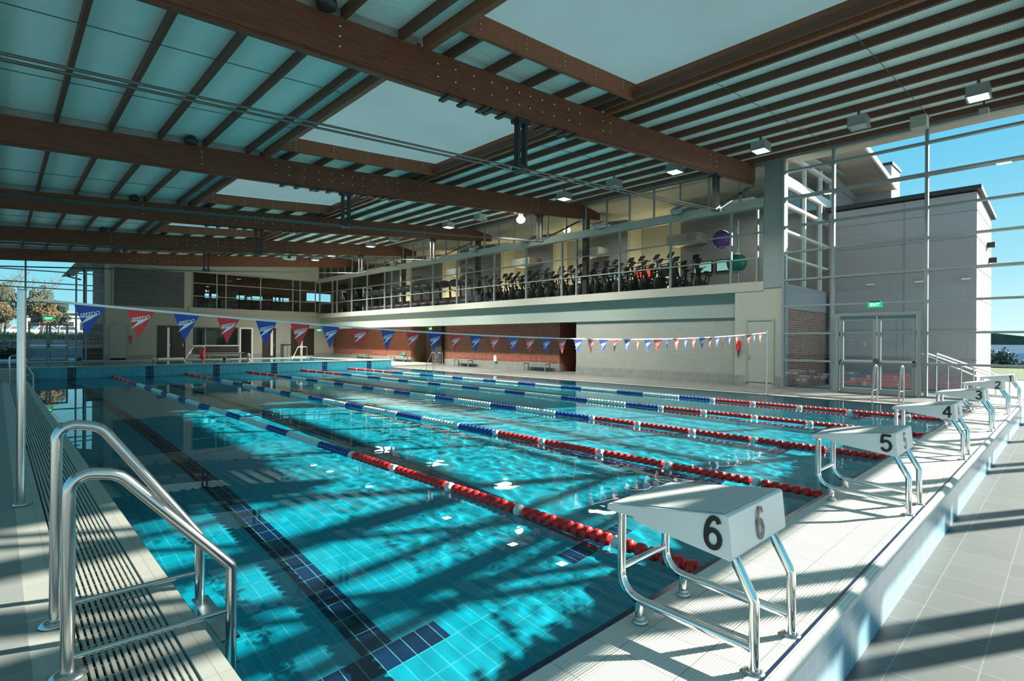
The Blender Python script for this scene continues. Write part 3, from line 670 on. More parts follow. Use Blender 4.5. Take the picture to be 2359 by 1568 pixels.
def pennant(mat):
    n = 8; vs = []; fs = []
    for j in range(n+1):
        t = j/n; w = .118*(1-t)+.002
        for i in range(5):
            u = i/4*2-1; vs.append((u*w, .012*math.sin(t*2.4)+.006*u*t, -.011-.285*t))
    for j in range(n):
        for i in range(4): a = j*5+i; fs.append((a, a+5, a+6, a+1))
    mb = MB().add(vs, fs, 0, True)
    return mb
tvs, tfs = text_geo('SPEEDO', .052)
def ply(x, z): t = max(0,(-z-.011)/.285); w = .118*(1-t)+.02; return .012*math.sin(t*2.4)+.006*max(-1,min(1,x/w))*t
def logo():
    mb = MB(); ca, sa = math.cos(.30), math.sin(.30); V = []
    for v in tvs:
        x = v.x*.86; z = v.y*1.1 + .0
        X = x*ca - z*sa*.2 + .008; Z = x*sa + z*ca - .092; V.append((X, ply(X,Z)-.003, Z))
    mb.add(V, tfs)
    sw = [(-.075,-.128),(.085,-.083),(-.068,-.205),(.005,-.122)]
    mb.add([(x, ply(x,z)-.003, z) for x,z in [(-.072,-.133),(-.068,-.121),(.0,-.110),(.088,-.072),(.02,-.135),(-.07,-.205),(-.010,-.122)]], [(0,1,2,6),(2,3,4,6),(6,4,5)])
    return mb
ordw = ['first','second','third','fourth','fifth','sixth','seventh','eighth','ninth','tenth','eleventh','twelfth','thirteenth','fourteenth','fifteenth','sixteenth','seventeenth','eighteenth','nineteenth','twentieth']
fx = [.65,1.06,1.47,1.88,2.29,2.69,3.08,3.48,3.9,4.3,4.68,5.06,5.45,5.84,6.26,6.65,7.06,7.47,7.92,8.31,8.69,9.08,9.49,9.88,10.26,10.65,11.04,11.44,11.84,12.24,12.65,13.05,13.43,13.76,14.12,14.53,14.91,15.29,15.65,16.03]
proto = {}
for i, x in enumerate(fx):
    c = 'blue' if i % 2 == 0 else 'red'
    lab = '%s triangular pennant on the flag line, %s from the %s pole' % (c, ordw[i] if i < 20 else ordw[39-i], 'left' if i < 20 else 'right')
    if c not in proto:
        o = pennant(None).build('pennant', M['flag'+c]); logo().build('logo', M['cord'], o); o['category'] = 'pennant'; o['group'] = 'pennants on the flag line'; proto[c] = o
        o['label'] = lab; o.location = (x, sy(x), sz(x))
    else: o = dup(proto[c], (x, sy(x), sz(x)), lab)
    o.rotation_euler = (random.uniform(-.06,.06), math.atan(.009*(x-8.6))*-1, random.uniform(-.12,.12) if i < 18 else random.uniform(-.45,.45))
# ------------------------------------------------------------------ ceiling lights, speakers
ly = [1.52,3.83,6.26,8.97,11.34,13.67,16.4,18.66,21.03,23.6,25.97,28.59,31.2,33.7,36.2]
lit = {0,2,3,5,6,8,9,11,12,13,14}  # extra lamps at the far end switched on to brighten the end wall
ordl = ['first','second','third','fourth','fifth','sixth','seventh','eighth','ninth','tenth','eleventh','twelfth','thirteenth','fourteenth','fifteenth']
def lamp_light(x, y, z, p, sz_=.4):
    l = bpy.data.lights.new('lamp', 'AREA'); l.energy = p; l.size = sz_; l.color = (1,.93,.82); l.spread = math.radians(125); l.cycles.is_caustics_light = True
    o = bpy.data.objects.new('lamp_light', l); COL.objects.link(o); o.location = (x,y,z); return o
for i, y in enumerate(ly):
    x = 15.8; z = 7.06
    q = thing('ceiling_light', '%s square grey ceiling light on the purlins, %s of the row from the camera end' % ('lit' if i in lit else 'unlit', ordl[i]), 'ceiling light', (x,y,z), 'row of square ceiling lights')
    MB().box(x-.22,y-.2,z,x+.22,y+.2,z+.22).build('housing', M['lampbody'], q)
    fr = MB()
    for a,b,c,d in ((-.235,-.215,.235,-.175),(-.235,.175,.235,.215),(-.235,-.175,-.2,.175),(.2,-.175,.235,.175)): fr.box(x+a,y+b,z-.03,x+c,y+d,z+.01)
    fr.build('rim', M['alum'], q)
    MB().box(x-.2,y-.175,z-.018,x+.2,y+.175,z-.008).build('lens', M['lenson'] if i in lit else M['lens'], q)
    MB().box(x-.03,y-.03,z+.22,x+.03,y+.03,zt(x)+.05).build('stem', M['lampbody'], q)
    if i in lit: lamp_light(x, y, z-.045, 48. if y < 10 else (140. if y < 22 else 260.))
for (x,y,z,s,lab) in ((17.35,2.84,7.3,.17,'cream box loudspeaker under the purlin near the window wall'),(16.94,1.53,7.06,.085,'small cream box under the lit ceiling light')):
    q = thing('loudspeaker', lab, 'loudspeaker', (x,y,z))
    MB().box(x-s,y-s,z-s*.9,x+s,y+s,z+s*.9).build('cabinet', M['cream'], q)
    MB().box(x-s*.9,y-s-.01,z-s*.8,x+s*.9,y-s,z+s*.8).build('grille', M['white'], q)
    MB().box(x-.02,y-.02,z+s*.9,x+.02,y+.02,zt(x)+.02).build('bracket', M['dsteel'], q)
q = thing('projector', 'white projector hung on thin wires under the roof beams', 'projector', (11.74,30.3,6.15))
MB().box(11.5,30.1,6.02,12.05,30.5,6.24).box(11.42,30.15,6.05,11.5,30.45,6.3).build('body', M['white'], q)
MB().lathe([(.09,30.06),(.09,30.1),(.06,30.1)],14,0,(11.66,0,6.13),'y').build('lens', M['black'], q)
for dx,dy in ((-.2,-.15),(.2,-.15),(-.2,.15),(.2,.15)): MB().tube([(11.78+dx,30.3+dy,6.24),(11.74+dx*.3,30.3+dy*.3,zt(11.7)+.1)],.006,5).build('wire', M['steel'], q)
q = thing('bulkhead_light', 'pale faceted light under the roof beside the second beam', 'light', (17.33,17.6,7.2))
MB().ball((17.33,17.6,7.12),(.2,.2,.17),8,6).build('diffuser', M['lenson'], q); MB().box(17.25,17.52,7.25,17.41,17.68,zt(17.33)+.02).build('mount', M['cream'], q)
lamp_light(17.33,17.6,6.9,12.,.2)
for i, y in enumerate((10.44,14.1,18.59,22.48,26.5,30.55,35.0)):
    q = thing('floodlight', 'dark grey floodlight on the cream band above the gym windows, %s from the corner column' % ordl[i], 'floodlight', (18.72,y,6.5), 'floodlights on the band')
    mt = Matrix.Translation((18.62,y,6.58)) @ Matrix.Rotation(-.5,4,'Y')
    MB().box(-.22,-.2,-.07,.16,.2,.07,0,mt).build('housing', M['lampbody'], q)
    MB().box(-.21,-.18,-.078,.13,.18,-.07,0,mt).build('lens', M['lens'], q)
    MB().tube([(18.64,y-.23,6.56),(18.64,y-.23,6.38),(18.64,y+.23,6.38),(18.64,y+.23,6.56)],.013,6).tube([(18.64,y,6.38),(18.86,y,6.38)],.013,6).build('bracket', M['dsteel'], q)
# ------------------------------------------------------------------ far wall fittings
lv = thing('louvre', 'large dark ventilation louvre high on the end wall', 'louvre', (7.4,YW-.05,4.9))
MB().box(5.42,YW-.03,3.72,9.4,YW-.005,6.2).build('backing', M['black'], lv)
mb = MB()
for k in range(23):
    z = 3.76+k*.106; mb.add([(5.42,YW-.12,z),(9.4,YW-.12,z),(9.4,YW-.03,z+.07),(5.42,YW-.03,z+.07),(5.42,YW-.12,z+.02),(9.4,YW-.12,z+.02),(9.4,YW-.03,z+.09),(5.42,YW-.03,z+.09)],[(0,1,2,3),(4,7,6,5),(0,4,5,1),(3,2,6,7)])
mb.build('blades', M['dado'], lv)
MB().box(5.36,YW-.13,3.66,9.46,YW,3.72).box(5.36,YW-.13,6.2,9.46,YW,6.26).box(5.36,YW-.13,3.72,5.42,YW,6.2).box(9.4,YW-.13,3.72,9.46,YW,6.2).build('frame', M['cream'], lv)
def wall_panel(name, label, x0, x1, z0, z1):
    q = thing(name, label, 'door', (x0,YW,z0)); MB().box(x0,YW-.03,z0,x1,YW-.005,z1).build('leaf', M['cream'], q)
    MB().box(x0-.05,YW-.05,z0,x0,YW,z1+.05).box(x1,YW-.05,z0,x1+.05,YW,z1+.05).box(x0,YW-.05,z1,x1,YW,z1+.05).build('frame', M['bluegrey'], q)
wall_panel('service_door', 'cream service door flush in the end wall below the louvre', 5.25, 6.14, .3, 2.42)
def dark_door(n, label, x0, x1, strips, kick=True, leaves=1):
    q = thing('door_%d' % n, label, 'door', (x0,YW,.17), None, 'structure')
    w = (x1-x0)/leaves
    for k in range(leaves):
        a = x0+k*w
        lo = MB().box(a+.01,YW+.02,.2,a+w-.01,YW+.08,2.42).build('door_leaf', M['door'], q)
        MB().box(a+w-.12,YW-.02,1.05,a+w-.08,YW+.02,1.25).build('handle', M['steel'], lo)
    for a, b in strips: MB().box(a,YW,.3,b,YW+.02,2.35).build('vision_strip', M['whiteframe'], q)
    if kick: MB().box(x0,YW-.01,.17,x1,YW+.02,.27).build('kick_plate', M['whiteframe'], q)
    MB().box(x0-.04,YW-.03,.17,x0,YW+.1,2.47).box(x1,YW-.03,.17,x1+.04,YW+.1,2.47).box(x0,YW-.03,2.42,x1,YW+.1,2.47).build('door_frame', M['door'], q)
dark_door(3, 'dark double door with pale centre strip left of the office window', 7.87, 9.46, [(8.42,8.56)], True, 2)
dark_door(4, 'narrow dark door with pale strip right of the glazed door', 14.7, 15.63, [(15.28,15.46)], False, 1)
dark_door(5, 'dark double door nearest the exit sign on the end wall', 16.87, 18.66, [(17.6,17.78)], True, 2)
q = thing('door_6', 'white framed glazed door beside the office window', 'door', (13.03,YW,.17), None, 'structure')
MB().box(13.03,YW-.04,.17,13.13,YW+.06,2.45).box(13.87,YW-.04,.17,13.97,YW+.06,2.45).box(13.13,YW-.04,2.35,13.87,YW+.06,2.45).build('door_frame', M['whiteframe'], q)
MB().quad((13.1,YW,.17),(13.9,YW,.17),(13.9,YW,2.4),(13.1,YW,2.4)).build('glass_pane', M['glass'], q)
# rooms behind the end wall openings
struct('wall_office', MB().box(9.9,46,-.2,14.2,46.1,2.6).box(9.8,43.3,-.2,9.9,46,2.6).box(14.2,43.3,-.2,14.3,46,2.6).box(9.8,43.3,2.5,14.3,46,2.6), M['blockwall'], 'grey office walls behind the end window')
struct('floor_office', MB().box(9.8,43.3,-.1,14.3,46,.17), M['deckfar'], 'office floor')
for i,(x,z,w,h) in enumerate(((10.4,1.25,.5,.7),(11.6,1.3,.9,.9),(12.5,1.2,.3,.4))):
    q = thing('office_cabinet', ['narrow grey cabinet in the office behind the left pane','wide pale shelf unit in the middle of the office window','small dark box at the right end of the office window'][i], 'cabinet', (x,45.6,.17))
    MB().box(x-w/2,45.4,.17,x+w/2,45.9,z+h).build('body', [M['dado'],M['cream'],M['char']][i], q); MB().box(x-w/2+.03,45.38,.3,x+w/2-.03,45.4,z+h-.05).build('door', [M['cream'],M['bluegrey'],M['black']][i], q)
def exit_sign(name, label, o, u, v, w, h, nrm, txt='EXIT'):
    """o centre, u unit along the text, nrm out of the face"""
    o, u, nrm = Vector(o), Vector(u), Vector(nrm)
    q = thing('exit_sign', label, 'exit sign', o)
    mt = Matrix(((u.x,nrm.x,0,o.x),(u.y,nrm.y,0,o.y),(u.z,nrm.z,1,o.z),(0,0,0,1)))
    MB().box(-w/2,-.04,-h/2,w/2,.0,h/2,0,mt).build('panel', M['exit'], q)
    vs, fs = text_geo(txt, h*.8)
    MB().add([mt @ Vector((v_.x, .003, v_.y)) for v_ in vs], fs).build('lettering', M['exitw'], q)
    MB().box(-w/2+.05,-.08,h/2-.01,w/2-.05,-.01,h/2+.04,0,mt).build('bracket', M['dsteel'], q)
exit_sign('e', 'green EXIT sign above the glass double door on the right', (XW-.14,4.11,2.69), (0,-1,0), None, .36, .15, (-1,0,0))
exit_sign('e', 'green exit sign over the glazed door at the far left', (2.24,YW-.06,2.76), (1,0,0), None, .5, .2, (0,-1,0))
exit_sign('e', 'green exit sign on the end wall near the corner', (19.13,YW-.05,2.36), (1,0,0), None, .46, .18, (0,-1,0))
exit_sign('e', 'green exit sign over the dark passage in the red alcove', (20.3,28.9,2.33), (0,-1,0), None, .36, .15, (-1,0,0))
q = thing('service_door', 'cream service door in the pier beside the window wall', 'door', (XW,7.5,.1))
MB().box(XW-.02,7.06,.2,XW-.003,7.9,2.3).build('leaf', M['cream'], q)
MB().box(XW-.04,7.0,.17,XW,7.06,2.36).box(XW-.04,7.9,.17,XW,7.96,2.36).box(XW-.04,7.06,2.3,XW,7.9,2.36).build('frame', M['bluegrey'], q)
MB().box(XW-.06,7.82,1.0,XW-.02,7.86,1.12).build('handle', M['steel'], q)
def fire_box(label, x, y, z, d):
    q = thing('hose_nozzle', label, 'fire equipment', (x,y,z))
    if d == 'x': MB().box(x-.1,y-.06,z-.16,x,y+.06,z+.16).build('case', M['red'], q); MB().tube([(x-.05,y,z-.16),(x-.05,y,z-.4)],.02,8).build('hose', M['black'], q)
    else: MB().box(x-.07,y-.1,z-.16,x+.07,y,z+.16).build('case', M['red'], q); MB().tube([(x,y-.05,z-.16),(x,y-.05,z-.4)],.02,8).build('hose', M['black'], q)
fire_box('small red fire call point on the pier beside the red pennants', XW, 8.2, 1.45, 'x')
fire_box('small red fire call point on the end wall by the service door', 6.35, YW, 1.6, 'y')
q = thing('litter_bin', 'grey litter bin against the end wall between two dark doors', 'bin', (16.3,42.6,.17))
MB().box(16.05,42.35,.17,16.3,42.85,1.12).box(16.33,42.35,.17,16.58,42.85,1.12).build('body', M['dado'], q); MB().box(16.02,42.32,1.12,16.6,42.88,1.2).build('lid', M['char'], q)
def bench(label, o, u, ln, x='x'):
    ox, oy, oz = o; q = thing('bench', label, 'bench', o, 'poolside benches')
    def bx(m, a0,b0,c0,a1,b1,c1): m.box(*( (ox+a0,oy+b0,oz+c0,ox+a1,oy+b1,oz+c1) if x=='x' else (ox+b0,oy+a0,oz+c0,ox+b1,oy+a1,oz+c1)))
    m = MB()
    for k in range(3): bx(m, -ln/2,-.2+k*.14,.40,ln/2,-.08+k*.14,.44)
    m.build('seat', M['alum'], q)
    for s in (-1,1):
        m = MB(); a = s*(ln/2-.25)
        bx(m, a-.02,-.18,0,a+.02,-.14,.40); bx(m, a-.02,.14,0,a+.02,.18,.40); bx(m, a-.02,-.14,.36,a+.02,.14,.40); m.build('leg', M['alum'], q)
bench('grey bench against the red alcove wall, nearest the cream wall', (20.0,19.1,.03), None, 2.0, 'y')
bench('grey bench against the red alcove wall, beside the black column', (20.0,25.1,.03), None, 1.8, 'y')
bench('grey bench in the red alcove carrying a green bag', (20.0,32.2,.06), None, 2.2, 'y')
bench('grey bench in the red alcove farthest from the camera', (20.0,37.5,.06), None, 2.2, 'y')
bench('pale bench below the office window on the end wall', (11.9,42.5,.17), None, 2.6, 'x')
q = thing('bag', 'pale green bag lying on the alcove bench', 'bag', (19.98,31.6,.5)); MB().ball((19.98,31.6,.59),(.16,.34,.1),14,8).build('body', M['green'], q); MB().tube(fillet([(19.98,31.4,.66),(19.98,31.5,.76),(19.98,31.7,.76),(19.98,31.8,.66)],.05,4),.012,6).build('handle', M['alum'], q)
q = thing('kickboard_box', 'small white dispenser standing on the alcove dado', 'dispenser', (20.36,22.6,.42)); MB().box(20.26,22.5,.42,20.38,22.7,.72).build('body', M['whiteframe'], q); MB().box(20.28,22.53,.72,20.38,22.67,.78).build('cap', M['cream'], q)
# ------------------------------------------------------------------ swimmers
def swimmer(loc, face, hair, label, hairmat, cap=False):
    """one continuous skin surface from chest to crown; face = heading angle"""
    x0, y0, z0 = loc; q = thing('person', label, 'person', loc)
    ca, sa = math.cos(face), math.sin(face)
    prof = [(-.95,.13,.10),(-.75,.16,.115),(-.55,.15,.11),(-.40,.175,.12),(-.30,.205,.115),(-.255,.19,.095),(-.225,.13,.075),(-.20,.07,.062),(-.15,.055,.06),(-.115,.058,.066),(-.085,.066,.083),(-.04,.073,.093),(0,.077,.098),(.04,.077,.099),(.085,.067,.088),(.115,.045,.06),(.13,.008,.01)]
    vs = []; fs = []; n = 16
    for i, (h, a, b) in enumerate(prof):
        for k in range(n):
            t = 2*PI*k/n; px_ = a*math.cos(t); py_ = b*math.sin(t)
            if -.11 < h < .12: py_ -= .012
            if k == 12:
                if h == -.04: py_ -= .022
                if h == 0: py_ -= .010
                if h == -.085: py_ -= .006
            if k in (11,13) and h == 0: py_ += .008
            if k in (0,8) and h in (-.04,0): px_ *= 1.16
            vs.append((x0+px_*ca-py_*sa, y0+px_*sa+py_*ca, z0+h))
    for i in range(len(prof)-1):
        for k in range(n): fs.append((i*n+k, i*n+(k+1)%n, (i+1)*n+(k+1)%n, (i+1)*n+k))
    fs.append(tuple(range(n))[::-1]); fs.append(tuple(range((len(prof)-1)*n, len(prof)*n)))
    mb = MB().add(vs, fs, 0, True)
    def W(p): return (x0+p[0]*ca-p[1]*sa, y0+p[0]*sa+p[1]*ca, z0+p[2])
    for s in (-1,1): mb.tube(fillet([W((s*.17,0,-.29)),W((s*.26,-.05,-.5)),W((s*.22,-.28,-.52)),W((s*.16,-.42,-.45))],.06,4),.046,8,0,False,True,None,.028)
    bo = mb.build('body', M['skin'], q)
    hv = []; hf = []
    rows = [(-.06,.081,.10) if not cap else (-.02,.081,.103),(0,.084,.106),(.045,.084,.107),(.09,.073,.095),(.122,.048,.064),(.138,.01,.012)]
    for h, a, b in rows:
        for k in range(n):
            t = 2*PI*k/n; px_ = a*math.cos(t); py_ = b*math.sin(t)-.008
            if k in (10,11,12,13,14) and h < .04: py_ += .03; px_ *= .96
            hv.append(W((px_, py_, h)))
    for i in range(len(rows)-1):
        for k in range(n): hf.append((i*n+k, i*n+(k+1)%n, (i+1)*n+(k+1)%n, (i+1)*n+k))
    hf.append(tuple(range((len(rows)-1)*n, len(rows)*n)))
    MB().add(hv, hf, 0, True).build('swim_cap' if cap else 'hair', hairmat, bo)
    ey = MB()
    for s in (-1,1): ey.ball(W((s*.03,-.098,.002)),.011,8,6)
    ey.build('eyes', M['black'], bo)
    MB().ball(W((0,-.098,-.068)),(.022,.012,.006),8,6).build('mouth', M['flagred'], bo)
swimmer((2.68,31.0,.57), 1.2, None, 'person with dark hair up to the shoulders in the shallow pool at far left', M['hair'])
swimmer((5.50,31.0,.52), .3, None, 'person in yellow and blue swim cap low in the shallow pool', M['cap'], True)
swimmer((8.85,31.6,.47), 2.0, None, 'person with dark hair low in the water beside the red rescue tube', M['hair'])
swimmer((10.05,31.6,.66), -.9, None, 'person with grey hair standing in the shallow pool below the glazed door', M['greyhair'])
# ------------------------------------------------------------------ gym behind the glass
struct('floor_gym', MB().box(XW+.12,7.0,3.35,28.2,50,3.6), M['deckfar'], 'upper gym floor')
gw = MB(); niches = [(14.4,17.7),(20.4,23.4),(26.0,28.4),(33.2,35.4),(39.8,41.8)]; yy = 7.0
for a, b in niches: gw.box(26,yy,3.6,26.3,a,9.2); yy = b
gw.box(26,yy,3.6,26.3,44,9.2)
struct('wall_gym', gw, M['blockwall'], 'grey back wall of the gym')
gn = MB()
for a, b in niches: gn.box(27.4,a-.1,3.6,27.6,b+.1,9.2).box(26.3,a-.1,3.6,27.5,a,9.2).box(26.3,b,3.6,27.5,b+.1,9.2)
struct('wall_gym_niche', gn, M['cream'], 'warm cream niches in the gym wall')
struct('ceiling_gym', MB().add([(19.1,6.6,zt(19.1)+.3),(28.2,6.6,8.7),(28.2,50,8.7),(19.1,50,zt(19.1)+.3),(19.1,6.6,zt(19.1)+.4),(28.2,6.6,8.8),(28.2,50,8.8),(19.1,50,zt(19.1)+.4)],[(0,3,2,1),(4,5,6,7),(0,1,5,4),(1,2,6,5),(2,3,7,6),(3,0,4,7)]), M['cream'], 'cream gym ceiling')
struct('trim_19', MB().box(25.9,17.9,4.2,25.99,44,5.0), M['brownwall'], 'brown panel band on the gym wall')
for k, (a, b) in enumerate(niches):
    q = thing('wall_bulkhead_box', 'pale duct box over the gym niche, %s from the corner' % ordl[k], 'duct', (25.4,a-.7,6.6), 'gym ducts')
    MB().box(24.9,a-1.5,6.55,26,a+.2,7.0).build('duct', M['cream'], q); MB().box(24.88,a-1.4,6.6,24.9,a-.9,6.95).build('grille', M['dado'], q)
    l = bpy.data.lights.new('niche_light', 'AREA'); l.energy = 85; l.size = 1.2; l.color = (1,.80,.46); o = bpy.data.objects.new('niche_light', l); COL.objects.link(o); o.location = (26.9,(a+b)/2,3.75); o.rotation_euler = (PI,0,0)
for y in (10,17.5,25,32.5,40):  # lamps added to brighten the gym interior
    l = bpy.data.lights.new('gym_fill_light', 'AREA'); l.energy = 28; l.size = 1.2; l.color = (1,.95,.86); o = bpy.data.objects.new('gym_fill_light', l); COL.objects.link(o); o.location = (23.5,y,7.6)
    q = thing('added_gym_lamp', 'flat lamp added to light the gym machines, number %s from the corner' % ordl[int((y-10)/7.5)], 'ceiling light', (23.5,y,7.62), 'added gym lamps'); MB().box(22.9,y-.6,7.62,24.1,y+.6,7.68).build('tray', M['whiteframe'], q); MB().tube([(23.5,y,7.68),(23.5,y,8.35)],.01,6).build('rod', M['dsteel'], q)
for k, y in enumerate((11.9,13.1,15.0,16.6,18.6)):
    q = thing('wall_screen', ['framed screen with green picture nearest the corner','framed blue screen second on the gym wall','dark framed screen behind the gym column','red framed picture screen on the gym wall','green tinted screen beside the exit sign in the gym'][k], 'screen', (25.9,y,5.4), 'gym wall screens')
    MB().box(25.88,y-.5,5.05,25.98,y+.5,5.65).build('bezel', M['black'], q); MB().box(25.87,y-.45,5.1,25.88,y+.45,5.6).build('picture', [M['screen'],M['screen'],M['char'],M['screenred'],M['screen']][k], q)
def bike():
    q = thing('exercise_bike', 'black exercise bike in the packed rows behind the gym windows', 'exercise bike', (0,0,0), 'gym exercise bikes')
    f = MB()
    for x in (-.5,.5): f.tube([(x,-.25,.05),(x,.25,.05)],.035,8)
    f.tube([(-.5,0,.05),(0,0,.12),(.5,0,.05)],.045,8).tube([(.0,0,.12),(-.28,0,.75)],.04,8).tube([(.1,0,.3),(.42,0,.95)],.045,8).tube([(-.15,0,.5),(.25,0,.6)],.04,8); f.build('frame', M['black'], q)
    MB().lathe([(.05,-.03),(.25,-.025),(.26,0),(.25,.025),(.05,.03)],18,0,(.38,0,.33),'y').build('flywheel', M['char'], q)
    MB().ball((-.33,0,.98),(.15,.11,.05),12,8).tube([(-.28,0,.75),(-.31,0,.97)],.03,8).build('saddle', M['black'], q)
    h = MB().tube([(.42,0,.95),(.46,0,1.22)],.035,8); h.tube(fillet([(.2,-.22,1.28),(.48,-.2,1.22),(.48,.2,1.22),(.2,.22,1.28)],[.06,.06],4),.02,8); h.build('handlebar', M['black'], q)
    MB().box(-.14,-.12,-.03,.1,.12,.03,0,Matrix.Translation((.5,0,1.36)) @ Matrix.Rotation(.9,4,'Y')).build('console', M['char'], q)
    p = MB().tube([(.08,-.14,.2),(.08,.14,.44)],.014,6).box(.02,-.24,.17,.16,-.14,.2).box(.02,.14,.43,.16,.24,.46); p.build('pedals', M['dsteel'], q)
    return q
B0 = bike(); first = True
for row, (x, y0, y1, st) in enumerate(((19.65,10.9,23.4,.66),(20.75,10.7,23.4,.68),(21.85,11,23.4,.72),(22.95,11.5,23,.8))):
    y = y0
    while y < y1:
        a = PI+random.uniform(-.35,.35); loc = (x+random.uniform(-.08,.08), y, 3.6)
        if first: B0.location = loc; B0.rotation_euler = (0,0,a); first = False
        else: dup(B0, loc, None, a)
        y += st
def treadmill():
    q = thing('treadmill', 'black treadmill with rounded hood in the row behind the gym windows', 'treadmill', (0,0,0), 'gym treadmills')
    MB().box(-.9,-.38,.06,.75,.38,.2).build('deck', M['black'], q); MB().box(-.85,-.26,.2,.6,.26,.215).build('belt', M['char'], q)
    MB().ball((.72,0,.22),(.3,.38,.16),14,8).build('motor_hood', M['char'], q)
    for s in (-1,1):
        MB().tube([(.62,s*.38,.1),(.75,s*.38,1.2)],.045,8).build('upright', M['black'], q); MB().tube([(.7,s*.36,1.0),(.1,s*.36,.95)],.025,8).build('handrail', M['char'], q)
    MB().ball((.78,0,1.32),(.16,.42,.22),16,10).build('console', M['black'], q)
    return q
T0 = treadmill(); first = True; y = 24.3
while y < 35.5:
    if first: T0.location = (20.0,y,3.6); T0.rotation_euler = (0,0,PI+.35); first = False
    else: dup(T0, (20.0,y,3.6), None, PI+.35)
    y += 1.0
# weight machines toward the end wall
def weight_machine(label, x, y, s, mat):
    q = thing('weight_machine', label, 'weight machine', (x,y,3.6), 'gym weight machines')
    f = MB().box(x-.5*s,y-.05,3.6,x+.5*s,y+.05,3.68).box(x-.05,y-.4*s,3.6,x+.05,y+.4*s,3.68)
    f.tube([(x-.35*s,y,3.6),(x-.35*s,y,3.6+1.9*s)],.04,8).tube([(x+.35*s,y,3.6),(x+.35*s,y,3.6+1.9*s)],.04,8).tube([(x-.35*s,y,3.6+1.9*s),(x+.35*s,y,3.6+1.9*s)],.04,8); f.build('frame', mat, q)
    MB().box(x-.2*s,y-.12,3.7,x+.2*s,y+.12,3.6+.9*s).build('weight_stack', M['char'], q)
    MB().box(x-.45*s,y-.5*s,3.6+.42*s,x,y-.1,3.6+.52*s).build('seat', M['black'], q); MB().box(x-.45*s,y-.14,3.6+.55*s,x,y-.06,3.6+1.2*s).build('back_pad', M['black'], q)
    MB().tube(fillet([(x-.3,y,3.6+1.7*s),(x-.4,y-.3,3.6+1.5*s),(x-.4,y-.5,3.6+1.2*s)],.1,4),.02,6).build('lever', M['steel'], q)
for k, (x,y,s) in enumerate(((20.2,37.0,1.),(20.4,38.6,1.05),(20.1,40.2,.95),(20.6,41.6,1.))):
    weight_machine('pale framed weight machine at the far end of the gym, %s from the treadmills' % ordl[k], x, y, s, M['whiteframe'] if k % 2 == 0 else M['dado'])
for k, x in enumerate((10.8,12.0,13.2,14.4,15.6,16.8,17.9)):
    weight_machine('dark weight machine behind the upper end windows, %s from the louvre' % ordl[k], x, 44.6+(k%2)*.8, .72+.06*(k%3), M['char'])
q = thing('gym_ball_rack', 'tall chrome rack holding two exercise balls at the gym window', 'rack', (20.5,9.0,3.6))
MB().tube([(20.5,8.95,3.6),(20.5,8.95,6.2)],.025,10).build('post', M['chrome'], q)
for z, y in ((5.17,9.55),(4.18,9.0)):
    MB().tube([(20.5+.22*math.cos(a*PI/8),y+.22*math.sin(a*PI/8),z+.08) for a in range(16)],.012,6,0,True).tube([(20.5,8.95,z+.08),(20.5,y-.2,z+.08)],.012,6).build('ring', M['chrome'], q)
MB().lathe([(.3,3.6),(.3,3.63),(.05,3.66)],16,0,(20.5,8.95,0)).build('base', M['chrome'], q)
tag(MB().ball((20.5,9.6,5.58),.36,24,16).build('exercise_ball', M['purple']), 'large purple exercise ball on the upper ring of the chrome rack', 'exercise ball')
tag(MB().ball((20.5,9.0,4.60),.37,24,16).build('exercise_ball', M['green']), 'large green exercise ball on the lower ring of the chrome rack', 'exercise ball')
q = thing('potted_palm', 'dark spiky potted palm beside the gym windows', 'plant', (19.6,17.3,3.6))
MB().lathe([(.18,3.6),(.24,3.95),(.22,3.98)],14,0,(19.6,17.3,0)).build('pot', M['char'], q); MB().tube([(19.6,17.3,3.9),(19.62,17.3,4.7)],.03,8).build('stem', M['bark'], q)
mb = MB()
for k in range(34):
    a = random.uniform(0,2*PI); e = random.uniform(-.4,1.3); d = Vector((math.cos(a)*math.cos(e), math.sin(a)*math.cos(e), math.sin(e))); c = Vector((19.62,17.3,4.7)); s_ = d.cross(Vector((0,0,1)));
    s_ = (s_ if s_.length > .01 else Vector((1,0,0))).normalized()*.018; ln = random.uniform(.3,.55)
    mb.add([c-s_, c+s_, c+d*ln-Vector((0,0,.08))], [(0,1,2)])
mb.build('leaves', M['leafd'], q)
# dark gym wing behind the upper end windows
struct('wall_end_gym', MB().box(9.7,49,3.4,19.2,49.2,4.95).box(9.7,49,5.3,19.2,49.2,7.6).box(9.7,49,4.95,12.2,49.2,5.3).box(13.2,49,4.95,14.6,49.2,5.3).box(16.8,49,4.95,17.6,49.2,5.3).box(9.6,43.3,3.4,9.75,49.2,7.6).box(9.7,43.3,7.0,19.2,49.2,7.1).box(19.2,49,3.4,28,49.2,5.15).box(19.2,49,5.9,28,49.2,9.2).box(19.2,49,5.15,20.6,49.2,5.9).box(23,49,5.15,28,49.2,5.9).box(26,44,3.6,26.3,49,9.2).box(9.7,43.3,3.4,19.2,49.2,3.62), M['brownwall'], 'dark walls of the gym wing behind the end windows')
glazing_y('window_9', 'openings added in the gym wing wall to imitate glass reflections', 49.1, [9.8,11.2,12.6,14.0,15.4,16.8,18.2,19.1], [4.9,5.35], .1, .12, M['char'])  # added openings standing in for bright reflections in the upper end glass
